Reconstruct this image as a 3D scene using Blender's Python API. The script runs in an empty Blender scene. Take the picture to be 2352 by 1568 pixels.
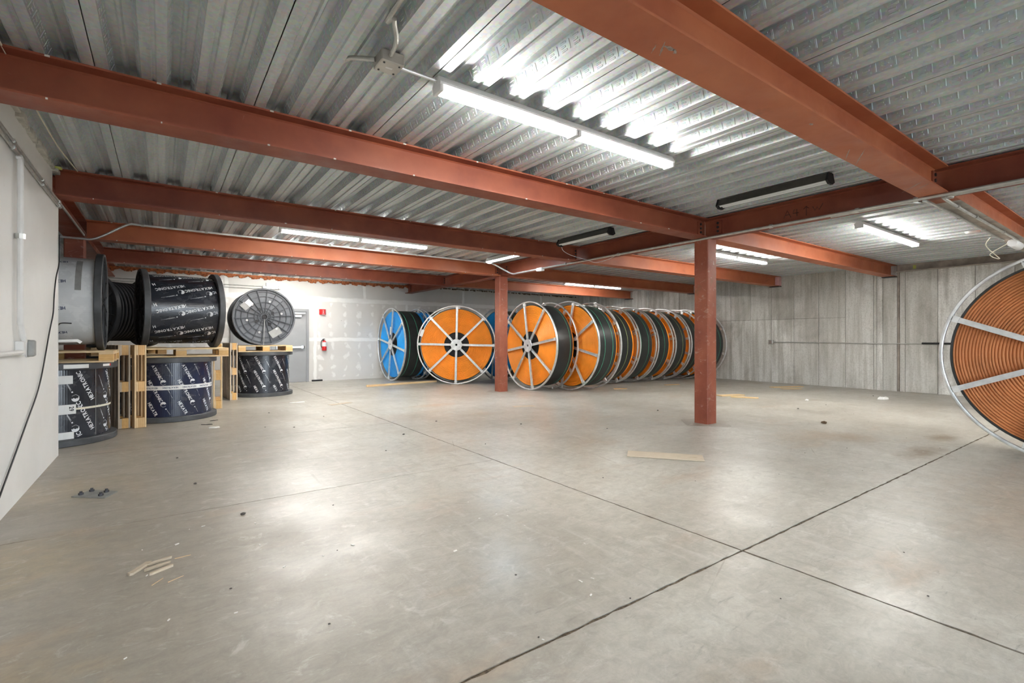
import bpy, bmesh, math, random
from mathutils import Vector, Matrix, Euler
R = random.Random(7)
PI = math.pi
C = bpy.context.scene.collection
SC = bpy.context.scene

# ------------------------------------------------------------------ camera, world, exposure
TH = math.atan2(1564, 1121)
cd = bpy.data.cameras.new('camera'); cam = bpy.data.objects.new('camera', cd); C.objects.link(cam)
cd.sensor_width = 36; cd.lens = 1121 / 2352 * 36; cd.shift_y = -7 / 2352; cd.clip_start = .05
cam.location = (0, 0, 1.3)
cam.rotation_euler = (PI / 2, 0, math.atan2(math.sin(TH), math.cos(TH)) - PI / 2)
SC.camera = cam
SC.view_settings.view_transform = 'Standard'; SC.view_settings.look = 'None'
SC.view_settings.gamma = 1; SC.view_settings.use_curve_mapping = False
SC.view_settings.exposure = 2.62
LAMP = 17.0            # strength of every lit tube
w = bpy.data.worlds.new('sky'); SC.world = w; w.use_nodes = True
w.node_tree.nodes['Background'].inputs[0].default_value = (.80, .90, 1, 1)
w.node_tree.nodes['Background'].inputs[1].default_value = 3.2
try:
    SC.cycles.max_bounces = 10; SC.cycles.diffuse_bounces = 7; SC.cycles.glossy_bounces = 4
    SC.cycles.sample_clamp_indirect = 6
except Exception: pass

# ------------------------------------------------------------------ materials
class NT:
    def __init__(s, name):
        s.m = bpy.data.materials.new(name); s.m.use_nodes = True; s.t = s.m.node_tree
        s.b = s.t.nodes['Principled BSDF']; s.co = None
    def n(s, typ, **k):
        o = s.t.nodes.new(typ)
        for a, v in k.items(): setattr(o, a, v)
        return o
    def set(s, sock, v):
        if isinstance(v, bpy.types.NodeSocket): s.t.links.new(v, sock)
        elif isinstance(v, (tuple, list)) and len(v) == 3 and sock.type == 'RGBA': sock.default_value = (*v, 1)
        else: sock.default_value = v
    def obj(s):
        if not s.co: s.co = s.n('ShaderNodeTexCoord').outputs['Object']
        return s.co
    def math(s, op, a, b=None, clamp=False):
        o = s.n('ShaderNodeMath', operation=op, use_clamp=clamp); s.set(o.inputs[0], a)
        if b is not None: s.set(o.inputs[1], b)
        return o.outputs[0]
    def xyz(s, v=None):
        o = s.n('ShaderNodeSeparateXYZ'); s.set(o.inputs[0], v or s.obj()); return o.outputs
    def map(s, scale=(1, 1, 1), rot=(0, 0, 0), loc=(0, 0, 0), v=None):
        o = s.n('ShaderNodeMapping'); s.set(o.inputs[0], v or s.obj())
        o.inputs[1].default_value = loc; o.inputs[2].default_value = rot; o.inputs[3].default_value = scale
        return o.outputs[0]
    def noise(s, scale, detail=4, rough=.55, v=None, dist=0):
        o = s.n('ShaderNodeTexNoise'); s.set(o.inputs['Vector'], v or s.obj())
        o.inputs['Scale'].default_value = scale; o.inputs['Detail'].default_value = detail
        o.inputs['Roughness'].default_value = rough; o.inputs['Distortion'].default_value = dist
        return o.outputs['Fac']
    def ramp(s, f, a, b, lo=0., hi=1.):
        o = s.n('ShaderNodeMapRange'); s.set(o.inputs[0], f)
        o.inputs[1].default_value = a; o.inputs[2].default_value = b; o.inputs[3].default_value = lo; o.inputs[4].default_value = hi
        return o.outputs[0]
    def mix(s, f, a, b, mode='MIX'):
        o = s.n('ShaderNodeMix', data_type='RGBA', blend_type=mode); s.set(o.inputs[0], f); s.set(o.inputs[6], a); s.set(o.inputs[7], b)
        return o.outputs[2]
    def bump(s, h, strength=.3, dist=.01):
        o = s.n('ShaderNodeBump'); o.inputs['Strength'].default_value = strength; o.inputs['Distance'].default_value = dist
        s.set(o.inputs['Height'], h); s.set(s.b.inputs['Normal'], o.outputs[0])
    def out(s, col=None, rough=None, metal=None, spec=None):
        if col is not None: s.set(s.b.inputs['Base Color'], col)
        if rough is not None: s.set(s.b.inputs['Roughness'], rough)
        if metal is not None: s.set(s.b.inputs['Metallic'], metal)
        if spec is not None: s.set(s.b.inputs['Specular IOR Level'], spec)
        return s.m

def plain(name, col, rough=.5, metal=0, var=.12, scale=12, spec=None):
    t = NT(name); f = t.ramp(t.noise(scale, 3), .3, .7)
    dark = tuple(c * (1 - var) for c in col); lite = tuple(min(1, c * (1 + var)) for c in col)
    return t.out(t.mix(f, dark, lite), rough, metal, spec)

def m_floor():
    t = NT('concrete_floor')
    big = t.ramp(t.noise(.55, 5, .6, dist=.4), .32, .68)
    col = t.mix(big, (.385, .355, .30), (.585, .56, .50))
    x, y, z = t.xyz()
    left = t.ramp(t.math('ADD', x, t.ramp(t.noise(1.1, 3), 0, 1, -1.2, 1.2)), .2, 2.2)      # darker and browner towards the partition
    col = t.mix(left, t.mix(big, (.31, .272, .222), (.41, .37, .312)), col)
    st = t.ramp(t.noise(2.2, 6, .65, t.map((.5, 3.2, 1), (0, 0, -.12))), .52, .74)
    col = t.mix(t.math('MULTIPLY', st, t.ramp(left, 0, 1, .62, .30)), col, (.28, .245, .20))
    st2 = t.ramp(t.noise(2.8, 6, .65, t.map((3.6, .5, 1), (0, 0, .12), (3, 1, 0))), .54, .74)
    st3 = t.ramp(t.noise(2.6, 6, .68, t.map((4.2, .45, 1), (0, 0, .08), (11, 6, 0))), .55, .72)
    col = t.mix(t.math('MULTIPLY', st3, t.math('MULTIPLY', left, .55)), col, (.31, .285, .24))
    col = t.mix(t.math('MULTIPLY', st2, t.ramp(left, 0, 1, .1, .6)), col, (.62, .61, .57))
    sc = t.ramp(t.noise(7, 8, .75, t.map((.5, 2.6, 1), (0, 0, -.5)), 1.2), .60, .72)
    col = t.mix(t.math('MULTIPLY', sc, .65), col, (.19, .17, .15))
    tn = t.ramp(t.noise(1.3, 5, .6, t.map((.7, 1.6, 1), (0, 0, .2), (7, 3, 0))), .58, .75)
    col = t.mix(t.math('MULTIPLY', tn, .75), col, (.44, .33, .24))
    def spot(cx, cy, r, c, amt, ang=0, asp=1.):
        nonlocal col
        v = t.map((1, 1, 0), v=None, loc=(-cx, -cy, 0)); v = t.map((1 / r, asp / r, 0), (0, 0, ang), v=v)
        o = t.n('ShaderNodeVectorMath', operation='LENGTH'); t.set(o.inputs[0], v)
        d = t.math('ADD', o.outputs['Value'], t.ramp(t.noise(5, 6, .7), 0, 1, -.8, .8))
        col = t.mix(t.ramp(d, .9, .1, 0, amt), col, c)
    spot(8.3, 1.92, .40, (.20, .115, .04), .9, .3, 1.8)         # dirt tracked in beside the brown reel
    spot(7.05, 1.80, .75, (.20, .125, .055), .9, -.25, 3.2)
    spot(7.35, 2.65, .5, (.36, .25, .15), .75)
    spot(6.9, 3.0, 1.0, (.46, .34, .22), .5, .3, 2.)
    spot(5.5, .3, 1.6, (.42, .30, .19), .45)
    spot(4.3, 8.6, .7, (.50, .30, .16), .55, .8, 2.5)
    spot(3.2, 7.5, 1.4, (.40, .30, .23), .4, .6, 2.)
    spot(-.8, 3.9, .7, (.45, .34, .18), .55)
    spot(-.7, 2.4, .7, (.45, .30, .13), .5)
    spot(-.75, 5.6, .7, (.48, .39, .26), .6)
    mid = t.noise(9, 8, .74, t.map((1, 1.45, 1), (0, 0, -.25)), .8)
    col = t.mix(t.ramp(mid, .42, .64, 0, .60), col, t.mix(.6, col, (.20, .18, .15)))
    lt = t.ramp(t.noise(6, 8, .72, t.map((.9, 1.35, 1), (0, 0, .35), (2, 5, 0)), 1.2), .56, .70)
    col = t.mix(t.math('MULTIPLY', lt, .42), col, (.70, .69, .65))
    fine = t.noise(60, 6, .7)
    col = t.mix(t.ramp(fine, .3, .7, 0, .45), col, t.mix(.6, col, (.22, .20, .17)))
    ln = t.n('ShaderNodeTexVoronoi', feature='DISTANCE_TO_EDGE'); t.set(ln.inputs['Vector'], t.map((.9, .9, 1), (0, 0, .3))); ln.inputs['Scale'].default_value = .8
    wv = t.math('ADD', ln.outputs['Distance'], t.ramp(t.noise(3, 6, .7), 0, 1, -.012, .012))
    ck = t.math('MULTIPLY', t.ramp(wv, .004, .0), t.ramp(t.noise(.9, 2), .52, .6)); col = t.mix(t.math('MULTIPLY', ck, .5), col, (.20, .16, .12))
    spk = t.ramp(t.noise(130, 2, .5), .73, .78)
    col = t.mix(t.math('MULTIPLY', spk, .6), col, (.75, .73, .68))
    ro = t.ramp(t.math('ADD', t.noise(1.6, 5, .6), t.math('MULTIPLY', sc, .2)), .3, .75, .29, .52)
    t.bump(t.math('ADD', t.math('MULTIPLY', t.noise(9, 6), .6), t.math('MULTIPLY', fine, .4)), .10, .004)
    return t.out(col, ro, 0, .5)

def m_concwall():
    t = NT('concrete_wall')
    oi = t.n('ShaderNodeObjectInfo').outputs['Random']
    g = t.n('ShaderNodeNewGeometry').outputs['Position']
    base = t.mix(oi, (.52, .505, .465), (.86, .845, .81))
    st = t.ramp(t.noise(3, 5, .6, t.map((3, 3, .22), v=g)), .42, .64)
    col = t.mix(t.math('MULTIPLY', st, .62), base, (.36, .335, .29))
    bl = t.ramp(t.noise(.9, 5, .65, t.map((1, 1, .7), loc=(4, 2, 1), v=g), .5), .5, .72)
    col = t.mix(t.math('MULTIPLY', bl, .75), col, (.27, .25, .215))
    gr = t.ramp(t.noise(38, 7, .75, g), .47, .72)
    col = t.mix(t.math('MULTIPLY', gr, .6), col, (.24, .22, .18))
    wh = t.ramp(t.noise(9, 6, .7, t.map((1.5, 1.5, .5), loc=(9, 1, 4), v=g)), .6, .75)
    col = t.mix(t.math('MULTIPLY', wh, .4), col, (.70, .68, .63))
    pit = t.ramp(t.noise(26, 2, .5, t.map(loc=(2, 8, 3), v=g)), .785, .82)
    col = t.mix(pit, col, (.13, .11, .09))
    t.bump(t.math('SUBTRACT', t.noise(30, 7, .7, g), pit), .25, .006)
    return t.out(col, .85, 0, .25)

def m_drywall():
    t = NT('taped_drywall'); x, y, z = t.xyz()
    wob = t.ramp(t.noise(2.5, 4), 0, 1, -.05, .05)
    col = t.mix(t.ramp(t.noise(.7, 4), .35, .65), (.63, .61, .575), (.71, .69, .66))
    def band(coord, c, hw, wb=wob):
        d = t.math('ABSOLUTE', t.math('ADD', t.math('SUBTRACT', coord, c), wb)); return t.ramp(d, hw, hw * .6)
    def lim(coord, a, b): return t.math('MULTIPLY', t.ramp(coord, a - .02, a + .02), t.ramp(coord, b + .02, b - .02))
    m = t.math('MAXIMUM', band(z, 1.27, .07), band(z, 2.5, .085))
    for xs, a, b in ((5.3, 2.5, 3.1), (1.45, 2.5, 3.1), (8.95, 2.5, 3.1), (12.6, 2.5, 3.1), (6.75, 1.27, 2.5), (10.4, 1.27, 2.5), (3.05, 1.27, 2.5), (3.78, 0, 2.4)):
        m = t.math('MAXIMUM', m, t.math('MULTIPLY', band(x, xs, .055), lim(z, a, b)))
    # screw dabs: a grid of blotches, 0.41 m across and 0.3 m up, plus the close row under the ceiling
    wx = t.ramp(t.noise(1.7, 3, .6, t.map(loc=(3, 1, 8))), 0, 1, -.28, .28); wz = t.ramp(t.noise(1.9, 3, .6, t.map(loc=(8, 4, 2))), 0, 1, -.22, .22)
    def dabs(px_, pz, r, wob_, zlo, zhi):
        fx = t.math('SUBTRACT', t.math('FRACT', t.math('DIVIDE', t.math('ADD', t.math('ADD', x, wx), 20.1), px_)), .5)
        fz = t.math('SUBTRACT', t.math('FRACT', t.math('DIVIDE', t.math('ADD', t.math('ADD', z, wz), 5.03), pz)), .5)
        fx = t.math('MULTIPLY', fx, px_); fz = t.math('MULTIPLY', fz, pz * .55)
        d = t.math('SQRT', t.math('ADD', t.math('MULTIPLY', fx, fx), t.math('MULTIPLY', fz, fz)))
        d = t.math('ADD', d, t.ramp(t.noise(14, 4), 0, 1, -wob_, wob_))
        return t.math('MULTIPLY', t.ramp(d, r, r * .55), lim(z, zlo, zhi))
    m = t.math('MAXIMUM', m, t.math('MULTIPLY', dabs(.41, .33, .06, .04, .1, 2.4), .75))
    m = t.math('MAXIMUM', m, t.math('MULTIPLY', dabs(.21, .7, .055, .03, 2.6, 2.9), .7))
    m = t.math('MULTIPLY', m, t.ramp(t.noise(6, 4), .2, .5, .65, 1))
    col = t.mix(m, col, (.86, .85, .82))
    sc = t.ramp(t.noise(11, 2, .5), .74, .78)
    col = t.mix(t.math('MULTIPLY', sc, lim(z, 1.4, 2.0)), col, (.18, .17, .15))
    return t.out(col, .8, 0, .25)

def m_white():
    t = NT('white_painted_wall')
    col = t.mix(t.ramp(t.noise(1.5, 4), .3, .7), (.74, .73, .705), (.80, .795, .775))
    sc = t.ramp(t.noise(13, 3, .6), .72, .77); col = t.mix(t.math('MULTIPLY', sc, .5), col, (.35, .33, .30))
    t.bump(t.noise(90, 2), .06, .002)
    return t.out(col, .55, 0, .4)

def m_deck():
    t = NT('galvanised_steel_deck')
    sp = t.n('ShaderNodeTexVoronoi'); t.set(sp.inputs['Vector'], t.obj()); sp.inputs['Scale'].default_value = 45
    f = t.ramp(t.noise(2.2, 5, .6, t.map((4, .35, 1))), .3, .7)
    col = t.mix(f, (.43, .47, .485), (.62, .645, .645))
    col = t.mix(.12, col, sp.outputs['Color'], 'OVERLAY')
    ru = t.ramp(t.noise(1.7, 6, .7, t.map((2, .5, 1), loc=(3, 1, 0))), .62, .78)
    col = t.mix(t.math('MULTIPLY', ru, .35), col, (.33, .26, .20))
    ro = t.ramp(t.noise(5, 4, .6, t.map((3, .4, 1))), .3, .7, .46, .60)
    return t.out(col, ro, .62)

def m_primer(name='red_primer_steel', a=(.185, .042, .024), b=(.30, .086, .042), scuff=1.):
    t = NT(name); g = t.n('ShaderNodeNewGeometry').outputs['Position']
    col = t.mix(t.ramp(t.noise(1.6, 5, .6, g), .3, .7), a, b)
    br = t.ramp(t.noise(2.4, 6, .7, t.map((1, 1, 1), loc=(5, 2, 7), v=g), .8), .60, .75)
    col = t.mix(t.math('MULTIPLY', br, .55 * scuff), col, (.20, .085, .04))
    wh = t.ramp(t.noise(7, 7, .75, t.map((1, 1, 1.6), loc=(1, 4, 2), v=g), 1.), *((.57, .70) if scuff > 1.5 else (.66, .78)))
    col = t.mix(t.math('MULTIPLY', wh, .28 * scuff), col, (.50, .36, .30))
    return t.out(col, t.ramp(t.noise(4, 4, .6, g), .3, .7, .40, .60), 0, .32)

def m_wood(name, a, b):
    t = NT(name); oi = t.n('ShaderNodeObjectInfo').outputs['Random']
    f = t.ramp(t.noise(9, 6, .65, t.map((1, 9, 9)), .6), .3, .7)
    col = t.mix(f, a, b); col = t.mix(t.math('MULTIPLY', oi, .55), col, t.mix(.6, col, (.42, .36, .29)))
    kn = t.ramp(t.noise(5, 2, .5, t.map((1, 3, 3))), .72, .78); col = t.mix(t.math('MULTIPLY', kn, .6), col, (.24, .12, .05))
    t.bump(f, .12, .003); return t.out(col, .75, 0, .25)

def m_wrap(name, a, b, stripe=22.):
    t = NT(name); x, y, z = t.xyz()
    f = t.ramp(t.noise(2.5, 4, .6), .35, .65); col = t.mix(f, a, b)
    an = t.math('ARCTAN2', y, x)
    h = t.math('ADD', t.math('MULTIPLY', t.math('SINE', t.math('MULTIPLY', an, 150)), .35), t.noise(6, 4, .6))
    t.bump(h, .13, .005)
    return t.out(col, t.ramp(t.noise(5, 4), .3, .7, .14, .34), 0, .55)

def emis(name, col, s):
    t = NT(name); t.b.inputs['Emission Color'].default_value = (*col, 1); t.b.inputs['Emission Strength'].default_value = s
    return t.out(col, .4)

M = dict(
    floor=m_floor(), conc=m_concwall(), dry=m_drywall(), white=m_white(), deck=m_deck(),
    red=m_primer(), redcol=m_primer('scuffed_primer_steel', (.19, .045, .026), (.34, .105, .055), 2.2), red_lamplit=m_primer('lamplit_primer_steel', (.36, .10, .046), (.47, .155, .068)),  # the orange copy has lamplight painted into the same red primer
    dirt=plain('joint_dirt', (.15, .115, .08), .95, 0, .6, 60),
    steelbrown=plain('brown_mill_steel', (.40, .35, .30), .6, .2, .35, 4),
    galv=plain('galvanised_tube', (.76, .77, .77), .38, .7, .18, 8),
    emt=plain('conduit_metal', (.55, .55, .52), .34, .8, .15, 14),
    emtpaint=plain('painted_conduit', (.72, .71, .69), .5, 0, .05, 8),
    box=plain('junction_box_steel', (.50, .48, .44), .45, .5, .12, 9),
    bolt=plain('dark_bolt_steel', (.05, .05, .055), .4, .6),
    tube=emis('lit_tube', (1, .985, .94), LAMP), led=emis('cool_led', (.80, .92, 1), LAMP),
    off=plain('unlit_diffuser', (.74, .75, .74), .35, 0, .03),
    fix=plain('white_enamel', (.80, .81, .82), .35, 0, .03), shade=plain('dark_shade', (.055, .052, .045), .35, 0, .2),
    black=plain('black_plastic', (.030, .032, .036), .42, 0, .35, 5), blackm=plain('matte_black', (.008, .008, .009), .7),
    blackw=plain('worn_black_plastic', (.062, .064, .068), .5, 0, .35, 6),
    face=plain('grey_black_plastic', (.095, .10, .11), .45, 0, .3, 6),
    wrapk=m_wrap('black_film', (.011, .014, .021), (.022, .026, .036)),
    wrapb=m_wrap('navy_film', (.006, .013, .05), (.012, .018, .040)),
    wrapw=m_wrap('grey_white_film', (.64, .66, .68), (.76, .77, .78)),
    ink=plain('white_ink', (.70, .72, .75), .35, 0, .06), inkb=plain('navy_ink', (.02, .035, .10), .4),
    strap=plain('cream_strap', (.66, .62, .50), .5), label=plain('paper_label', (.78, .78, .76), .6, 0, .03), grey=plain('grey_tape', (.30, .30, .29), .5),
    redlab=plain('red_print', (.60, .03, .04), .5),
    orange=plain('orange_duct', (.90, .29, .018), .42, 0, .10, 3), blue=plain('blue_duct', (.012, .34, .82), .40, 0, .12, 3),
    brown=plain('brown_duct', (.50, .185, .066), .55, 0, .14, 4, .3),
    sheath=plain('black_sheath', (.020, .022, .022), .36, 0, .35, 2.5), green=plain('green_stripe', (.07, .42, .24), .4),
    yellow=plain('yellow_green_stripe', (.45, .55, .22), .4),
    wood=m_wood('pine', (.66, .45, .23), (.82, .62, .36)), woodo=m_wood('block_pine', (.58, .32, .10), (.74, .46, .18)),
    woodg=m_wood('grey_pine', (.40, .34, .27), (.62, .50, .36)), osb=m_wood('strand_board', (.46, .38, .28), (.62, .53, .41)),
    foam=plain('fireproof_foam', (.34, .105, .036), .9, 0, .6, 22), chalk=plain('grey_white_mortar', (.50, .48, .43), .9, 0, .25, 14),
    door=plain('grey_door_paint', (.30, .305, .31), .45, 0, .05, 2), frame=plain('grey_frame_paint', (.25, .255, .26), .45, 0, .05, 2),
    chrome=plain('brushed_aluminium', (.72, .73, .74), .3, .9, .05), red_p=plain('red_enamel', (.62, .02, .02), .3, 0, .06),
    pink=plain('pale_bearing_pad', (.60, .36, .36), .7), cable=plain('black_cable', (.012, .012, .013), .45), wht=plain('white_plastic', (.82, .83, .84), .4, 0, .02),
    paper=plain('torn_paper', (.80, .79, .75), .8), stone=plain('dark_crumb', (.095, .085, .075), .9, 0, .5, 30),
    scrape=plain('scraped_primer', (.30, .24, .21), .5, .1, .4, 60),
    clod=plain('mud', (.13, .085, .045), .95, 0, .4, 30),
    mark=plain('dark_marker', (.075, .02, .015), .6), plate=plain('grey_steel_plate', (.26, .265, .25), .5, .3, .2, 9),
    yl=plain('yellow_green_foam', (.52, .56, .16), .8), asphalt=plain('asphalt', (.16, .16, .155), .9, 0, .2, 8),
    shaded_recess=plain('shaded_recess_brown', (.27, .23, .19), .7, 0, .3, 5),
)

# ------------------------------------------------------------------ mesh helpers
class MB:
    def __init__(s): s.v = []; s.f = []; s.mi = []; s.cur = 0
    def add(s, v, f):
        o = len(s.v); s.v += [tuple(p) for p in v]; s.f += [tuple(i + o for i in q) for q in f]; s.mi += [s.cur] * len(f); return s
    def box(s, a, b, m=None):
        (x0, y0, z0), (x1, y1, z1) = a, b
        v = [(x0, y0, z0), (x1, y0, z0), (x1, y1, z0), (x0, y1, z0), (x0, y0, z1), (x1, y0, z1), (x1, y1, z1), (x0, y1, z1)]
        if m: v = [m @ Vector(p) for p in v]
        return s.add(v, [(3, 2, 1, 0), (4, 5, 6, 7), (0, 1, 5, 4), (1, 2, 6, 5), (2, 3, 7, 6), (3, 0, 4, 7)])
    def bbox(s, a, b, r=.004, m=None):
        """box with chamfered vertical edges and top"""
        (x0, y0, z0), (x1, y1, z1) = a, b
        def ring(e, z): return [(x0 + e + r, y0 + e, z), (x1 - e - r, y0 + e, z), (x1 - e, y0 + e + r, z), (x1 - e, y1 - e - r, z), (x1 - e - r, y1 - e, z), (x0 + e + r, y1 - e, z), (x0 + e, y1 - e - r, z), (x0 + e, y0 + e + r, z)]
        rs = [ring(r, z0), ring(0, z0 + r), ring(0, z1 - r), ring(r, z1)]; v = sum(rs, [])
        if m: v = [m @ Vector(p) for p in v]
        f = [tuple(range(7, -1, -1)), tuple(range(24, 32))]
        for k in range(3):
            for i in range(8): j = (i + 1) % 8; f.append((k * 8 + i, k * 8 + j, k * 8 + 8 + j, k * 8 + 8 + i))
        return s.add(v, f)
    def lathe(s, prof, n=48, axis='z', close=False, m=None):
        k = len(prof); v = []
        for i in range(n):
            a = 2 * PI * i / n; c, q = math.cos(a), math.sin(a)
            for r, h in prof: v.append((r * c, r * q, h) if axis == 'z' else (h, r * c, r * q))
        if m: v = [m @ Vector(p) for p in v]
        f = []
        for i in range(n):
            j = (i + 1) % n
            for p in range(k if close else k - 1):
                q = (p + 1) % k; f.append((i * k + p, j * k + p, j * k + q, i * k + q))
        return s.add(v, f)
    def tube(s, pts, r, n=8, caps=True):
        pts = [Vector(p) for p in pts]; v = []; N = len(pts); up = None
        for i, p in enumerate(pts):
            d = (pts[min(i + 1, N - 1)] - pts[max(i - 1, 0)]).normalized()
            if up is None: up = Vector((0, 0, 1)) if abs(d.z) < .9 else Vector((1, 0, 0))
            a = d.cross(up).normalized(); b = a.cross(d).normalized(); up = b
            for k in range(n): t = 2 * PI * k / n; v.append(p + a * r * math.cos(t) + b * r * math.sin(t))
        f = []
        for i in range(N - 1):
            for k in range(n): j = (k + 1) % n; f.append((i * n + k, i * n + j, (i + 1) * n + j, (i + 1) * n + k))
        if caps: f.append(tuple(range(n - 1, -1, -1))); f.append(tuple((N - 1) * n + k for k in range(n)))
        return s.add(v, f)
    def prism(s, poly, lo, hi, fn):
        """polygon (a,b) swept between lo and hi; fn(a,b,h)->xyz"""
        n = len(poly); v = [fn(a, b, lo) for a, b in poly] + [fn(a, b, hi) for a, b in poly]
        return s.add(v, [tuple(range(n - 1, -1, -1)), tuple(range(n, 2 * n))] + [(i, (i + 1) % n, n + (i + 1) % n, n + i) for i in range(n)])
    def mesh(s, name, mats, smooth=None):
        me = bpy.data.meshes.new(name); me.from_pydata(s.v, [], s.f)
        for m in (mats if isinstance(mats, list) else [mats]): me.materials.append(m)
        if any(s.mi): me.polygons.foreach_set('material_index', s.mi)
        bm = bmesh.new(); bm.from_mesh(me); bmesh.ops.recalc_face_normals(bm, faces=bm.faces)
        if smooth is not None:
            for f in bm.faces: f.smooth = True
            for e in bm.edges:
                if len(e.link_faces) == 2 and e.calc_face_angle(0) > smooth: e.smooth = False
        bm.to_mesh(me); bm.free(); return me
def link(name, me, parent=None, loc=(0, 0, 0), rot=(0, 0, 0)):
    o = bpy.data.objects.new(name, me); C.objects.link(o); o.location = loc; o.rotation_euler = rot
    if parent: o.parent = parent
    return o
def tag(o, label, cat, group=None):
    o['label'] = label; o['category'] = cat; o['kind'] = 'thing'
    if group: o['group'] = group
    return o
def thing(name, label, cat, loc=(0, 0, 0), rot=(0, 0, 0), group=None): return tag(link(name, None, None, loc, rot), label, cat, group)
def struct(name, me, parent=None, **k):
    o = link(name, me, parent, **k)
    if not parent: o['kind'] = 'structure'
    return o
SM = .6
def smooth_path(pts, n=6):
    out = []; P = [Vector(p) for p in pts]
    for i in range(len(P) - 1):
        a, b, c, d = P[max(i - 1, 0)], P[i], P[i + 1], P[min(i + 2, len(P) - 1)]
        for k in range(n):
            t = k / n; out.append(.5 * ((2 * b) + (c - a) * t + (2 * a - 5 * b + 4 * c - d) * t * t + (3 * b - a - 3 * c + d) * t ** 3))
    return out + [P[-1]]

# ------------------------------------------------------------------ room shell
XL, XR, YB, YF, ZD = -.94, 14.7, 15.56, -6.2, 3.105
# floor: compacted base seen in the joints, and slabs with rough sawn edges
floor = struct('floor', MB().box((-6.4, -9, -.30), (15.2, 16, -.005)).mesh('floor', M['dirt']))
def slab(x0, x1, y0, y1, g):
    gx0, gx1, gy0, gy1 = g; rr = random.Random(int(x0 * 31 + y0 * 77)); P = []
    def edge(a, b, fixed, horiz, gap, sgn):
        n = max(2, int(abs(b - a) / .06)) if gap > .004 else 2
        for i in range(n):
            t = a + (b - a) * i / n; j = 0 if (i == 0 or gap < .004) else rr.uniform(-1, 1) * gap * .28
            q = fixed + sgn * (gap / 2 + j); P.append((t, q) if horiz else (q, t))
    edge(x0 + gx0 / 2, x1 - gx1 / 2, y0, True, gy0, 1); edge(y0 + gy0 / 2, y1 - gy1 / 2, x1, False, gx1, -1)
    edge(x1 - gx1 / 2, x0 + gx0 / 2, y1, True, gy1, -1); edge(y1 - gy1 / 2, y0 + gy0 / 2, x0, False, gx0, 1)
    mb = MB(); n = len(P)
    v = [(x, y, 0) for x, y in P] + [(x, y, -.04) for x, y in P]
    mb.add(v, [tuple(range(n))] + [(i, n + i, n + (i + 1) % n, (i + 1) % n) for i in range(n)])
    return link('floor_slab', mb.mesh('floor_slab', M['floor']), floor)
JX = 2.89; b1, b2 = .017, .008
slab(-6.3, JX, -9, 1.61, (0, b1, 0, b1)); slab(JX, 15, -9, 1.61, (b1, 0, 0, b1)); slab(JX, 15, 1.61, 15.8, (b1 * .75, 0, b1, 0))
slab(-6.3, JX, 1.61, 4.37, (0, b1 * .75, b1, b2)); slab(-6.3, JX, 4.37, 7.2, (0, b1 * .75, b2, b2)); slab(-6.3, JX, 7.2, 15.8, (0, b1 * .75, b2, 0))

# ceiling: concrete slab on corrugated deck panels, three ribs to a panel, webs embossed
ceil = struct('ceiling', MB().box((-6.4, YF - .25, 3.195), (15.2, 16, 3.4)).mesh('ceiling', M['chalk']))
PT = .314; HD = .078
def deck_panel():
    mb = MB(); prof = []
    for k in range(3):
        o = k * PT
        prof += [(o, 0.0), (o + .020, 0), (o + .069, 0), (o + .099, HD), (o + .140, HD), (o + .150, HD - .010), (o + .164, HD - .010), (o + .174, HD), (o + .215, HD), (o + .245, 0)]
        if k < 2: prof += [(o + .300, 0), (o + .308, .012), (o + .320 - .0, .012), (o + .328, 0)] if False else [(o + .298, 0), (o + .306, .011)]
        if k < 2: prof += []
    pr = []
    for k in range(3):
        o = k * PT
        pr += ([(o, .0), (o + .004, 0)] if k == 0 else [(o + .008, .011), (o + .016, 0)])
        pr += [(o + .069, 0), (o + .099, HD), (o + .140, HD), (o + .150, HD - .012), (o + .164, HD - .012), (o + .174, HD), (o + .215, HD), (o + .245, 0)]
        pr += ([(o + .298, 0), (o + .306, .011)] if k < 2 else [(o + .3075, 0), (o + .3085, .012)])
    y0, y1 = YF - .1, YB - .005; n = len(pr)
    mb.add([(x, y0, z) for x, z in pr] + [(x, y1, z) for x, z in pr], [(i, i + 1, n + i + 1, n + i) for i in range(n - 1)])
    def emboss(xa, za, xb, zb, sgn):
        d = Vector((xb - xa, 0, zb - za)); L = d.length; d /= L; nn = Vector((d.z, 0, -d.x)) * sgn; base = Vector((xa, 0, za))
        def bump(s0, s1, ya, yb, h=.0026, e=.0026):
            P = lambda s, y, q: base + d * s + nn * q + Vector((0, y, 0))
            v = [P(s0, ya, 0), P(s1, ya, 0), P(s1, yb, 0), P(s0, yb, 0), P(s0 + e, ya + e, h), P(s1 - e, ya + e, h), P(s1 - e, yb - e, h), P(s0 + e, yb - e, h)]
            mb.add(v, [(4, 5, 6, 7), (0, 1, 5, 4), (1, 2, 6, 5), (2, 3, 7, 6), (3, 0, 4, 7)])
        y = -3.0
        while y < y1 - .15:
            bump(L * .16, L * .84, y, y + .011); bump(L * .16, L * .30, y + .030, y + .082); bump(L * .43, L * .57, y + .040, y + .082); bump(L * .70, L * .84, y + .030, y + .082)
            y += .112
    for k in range(3):
        o = k * PT; emboss(o + .069, 0, o + .099, HD, 1); emboss(o + .215, HD, o + .245, 0, 1)
    return mb.mesh('deck_panel', M['deck'])
dm = deck_panel(); CP = 3 * PT
for k in range(-6, 16): link('deck_panel', dm, ceil, (-.36 + CP * k, 0, ZD))

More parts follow.
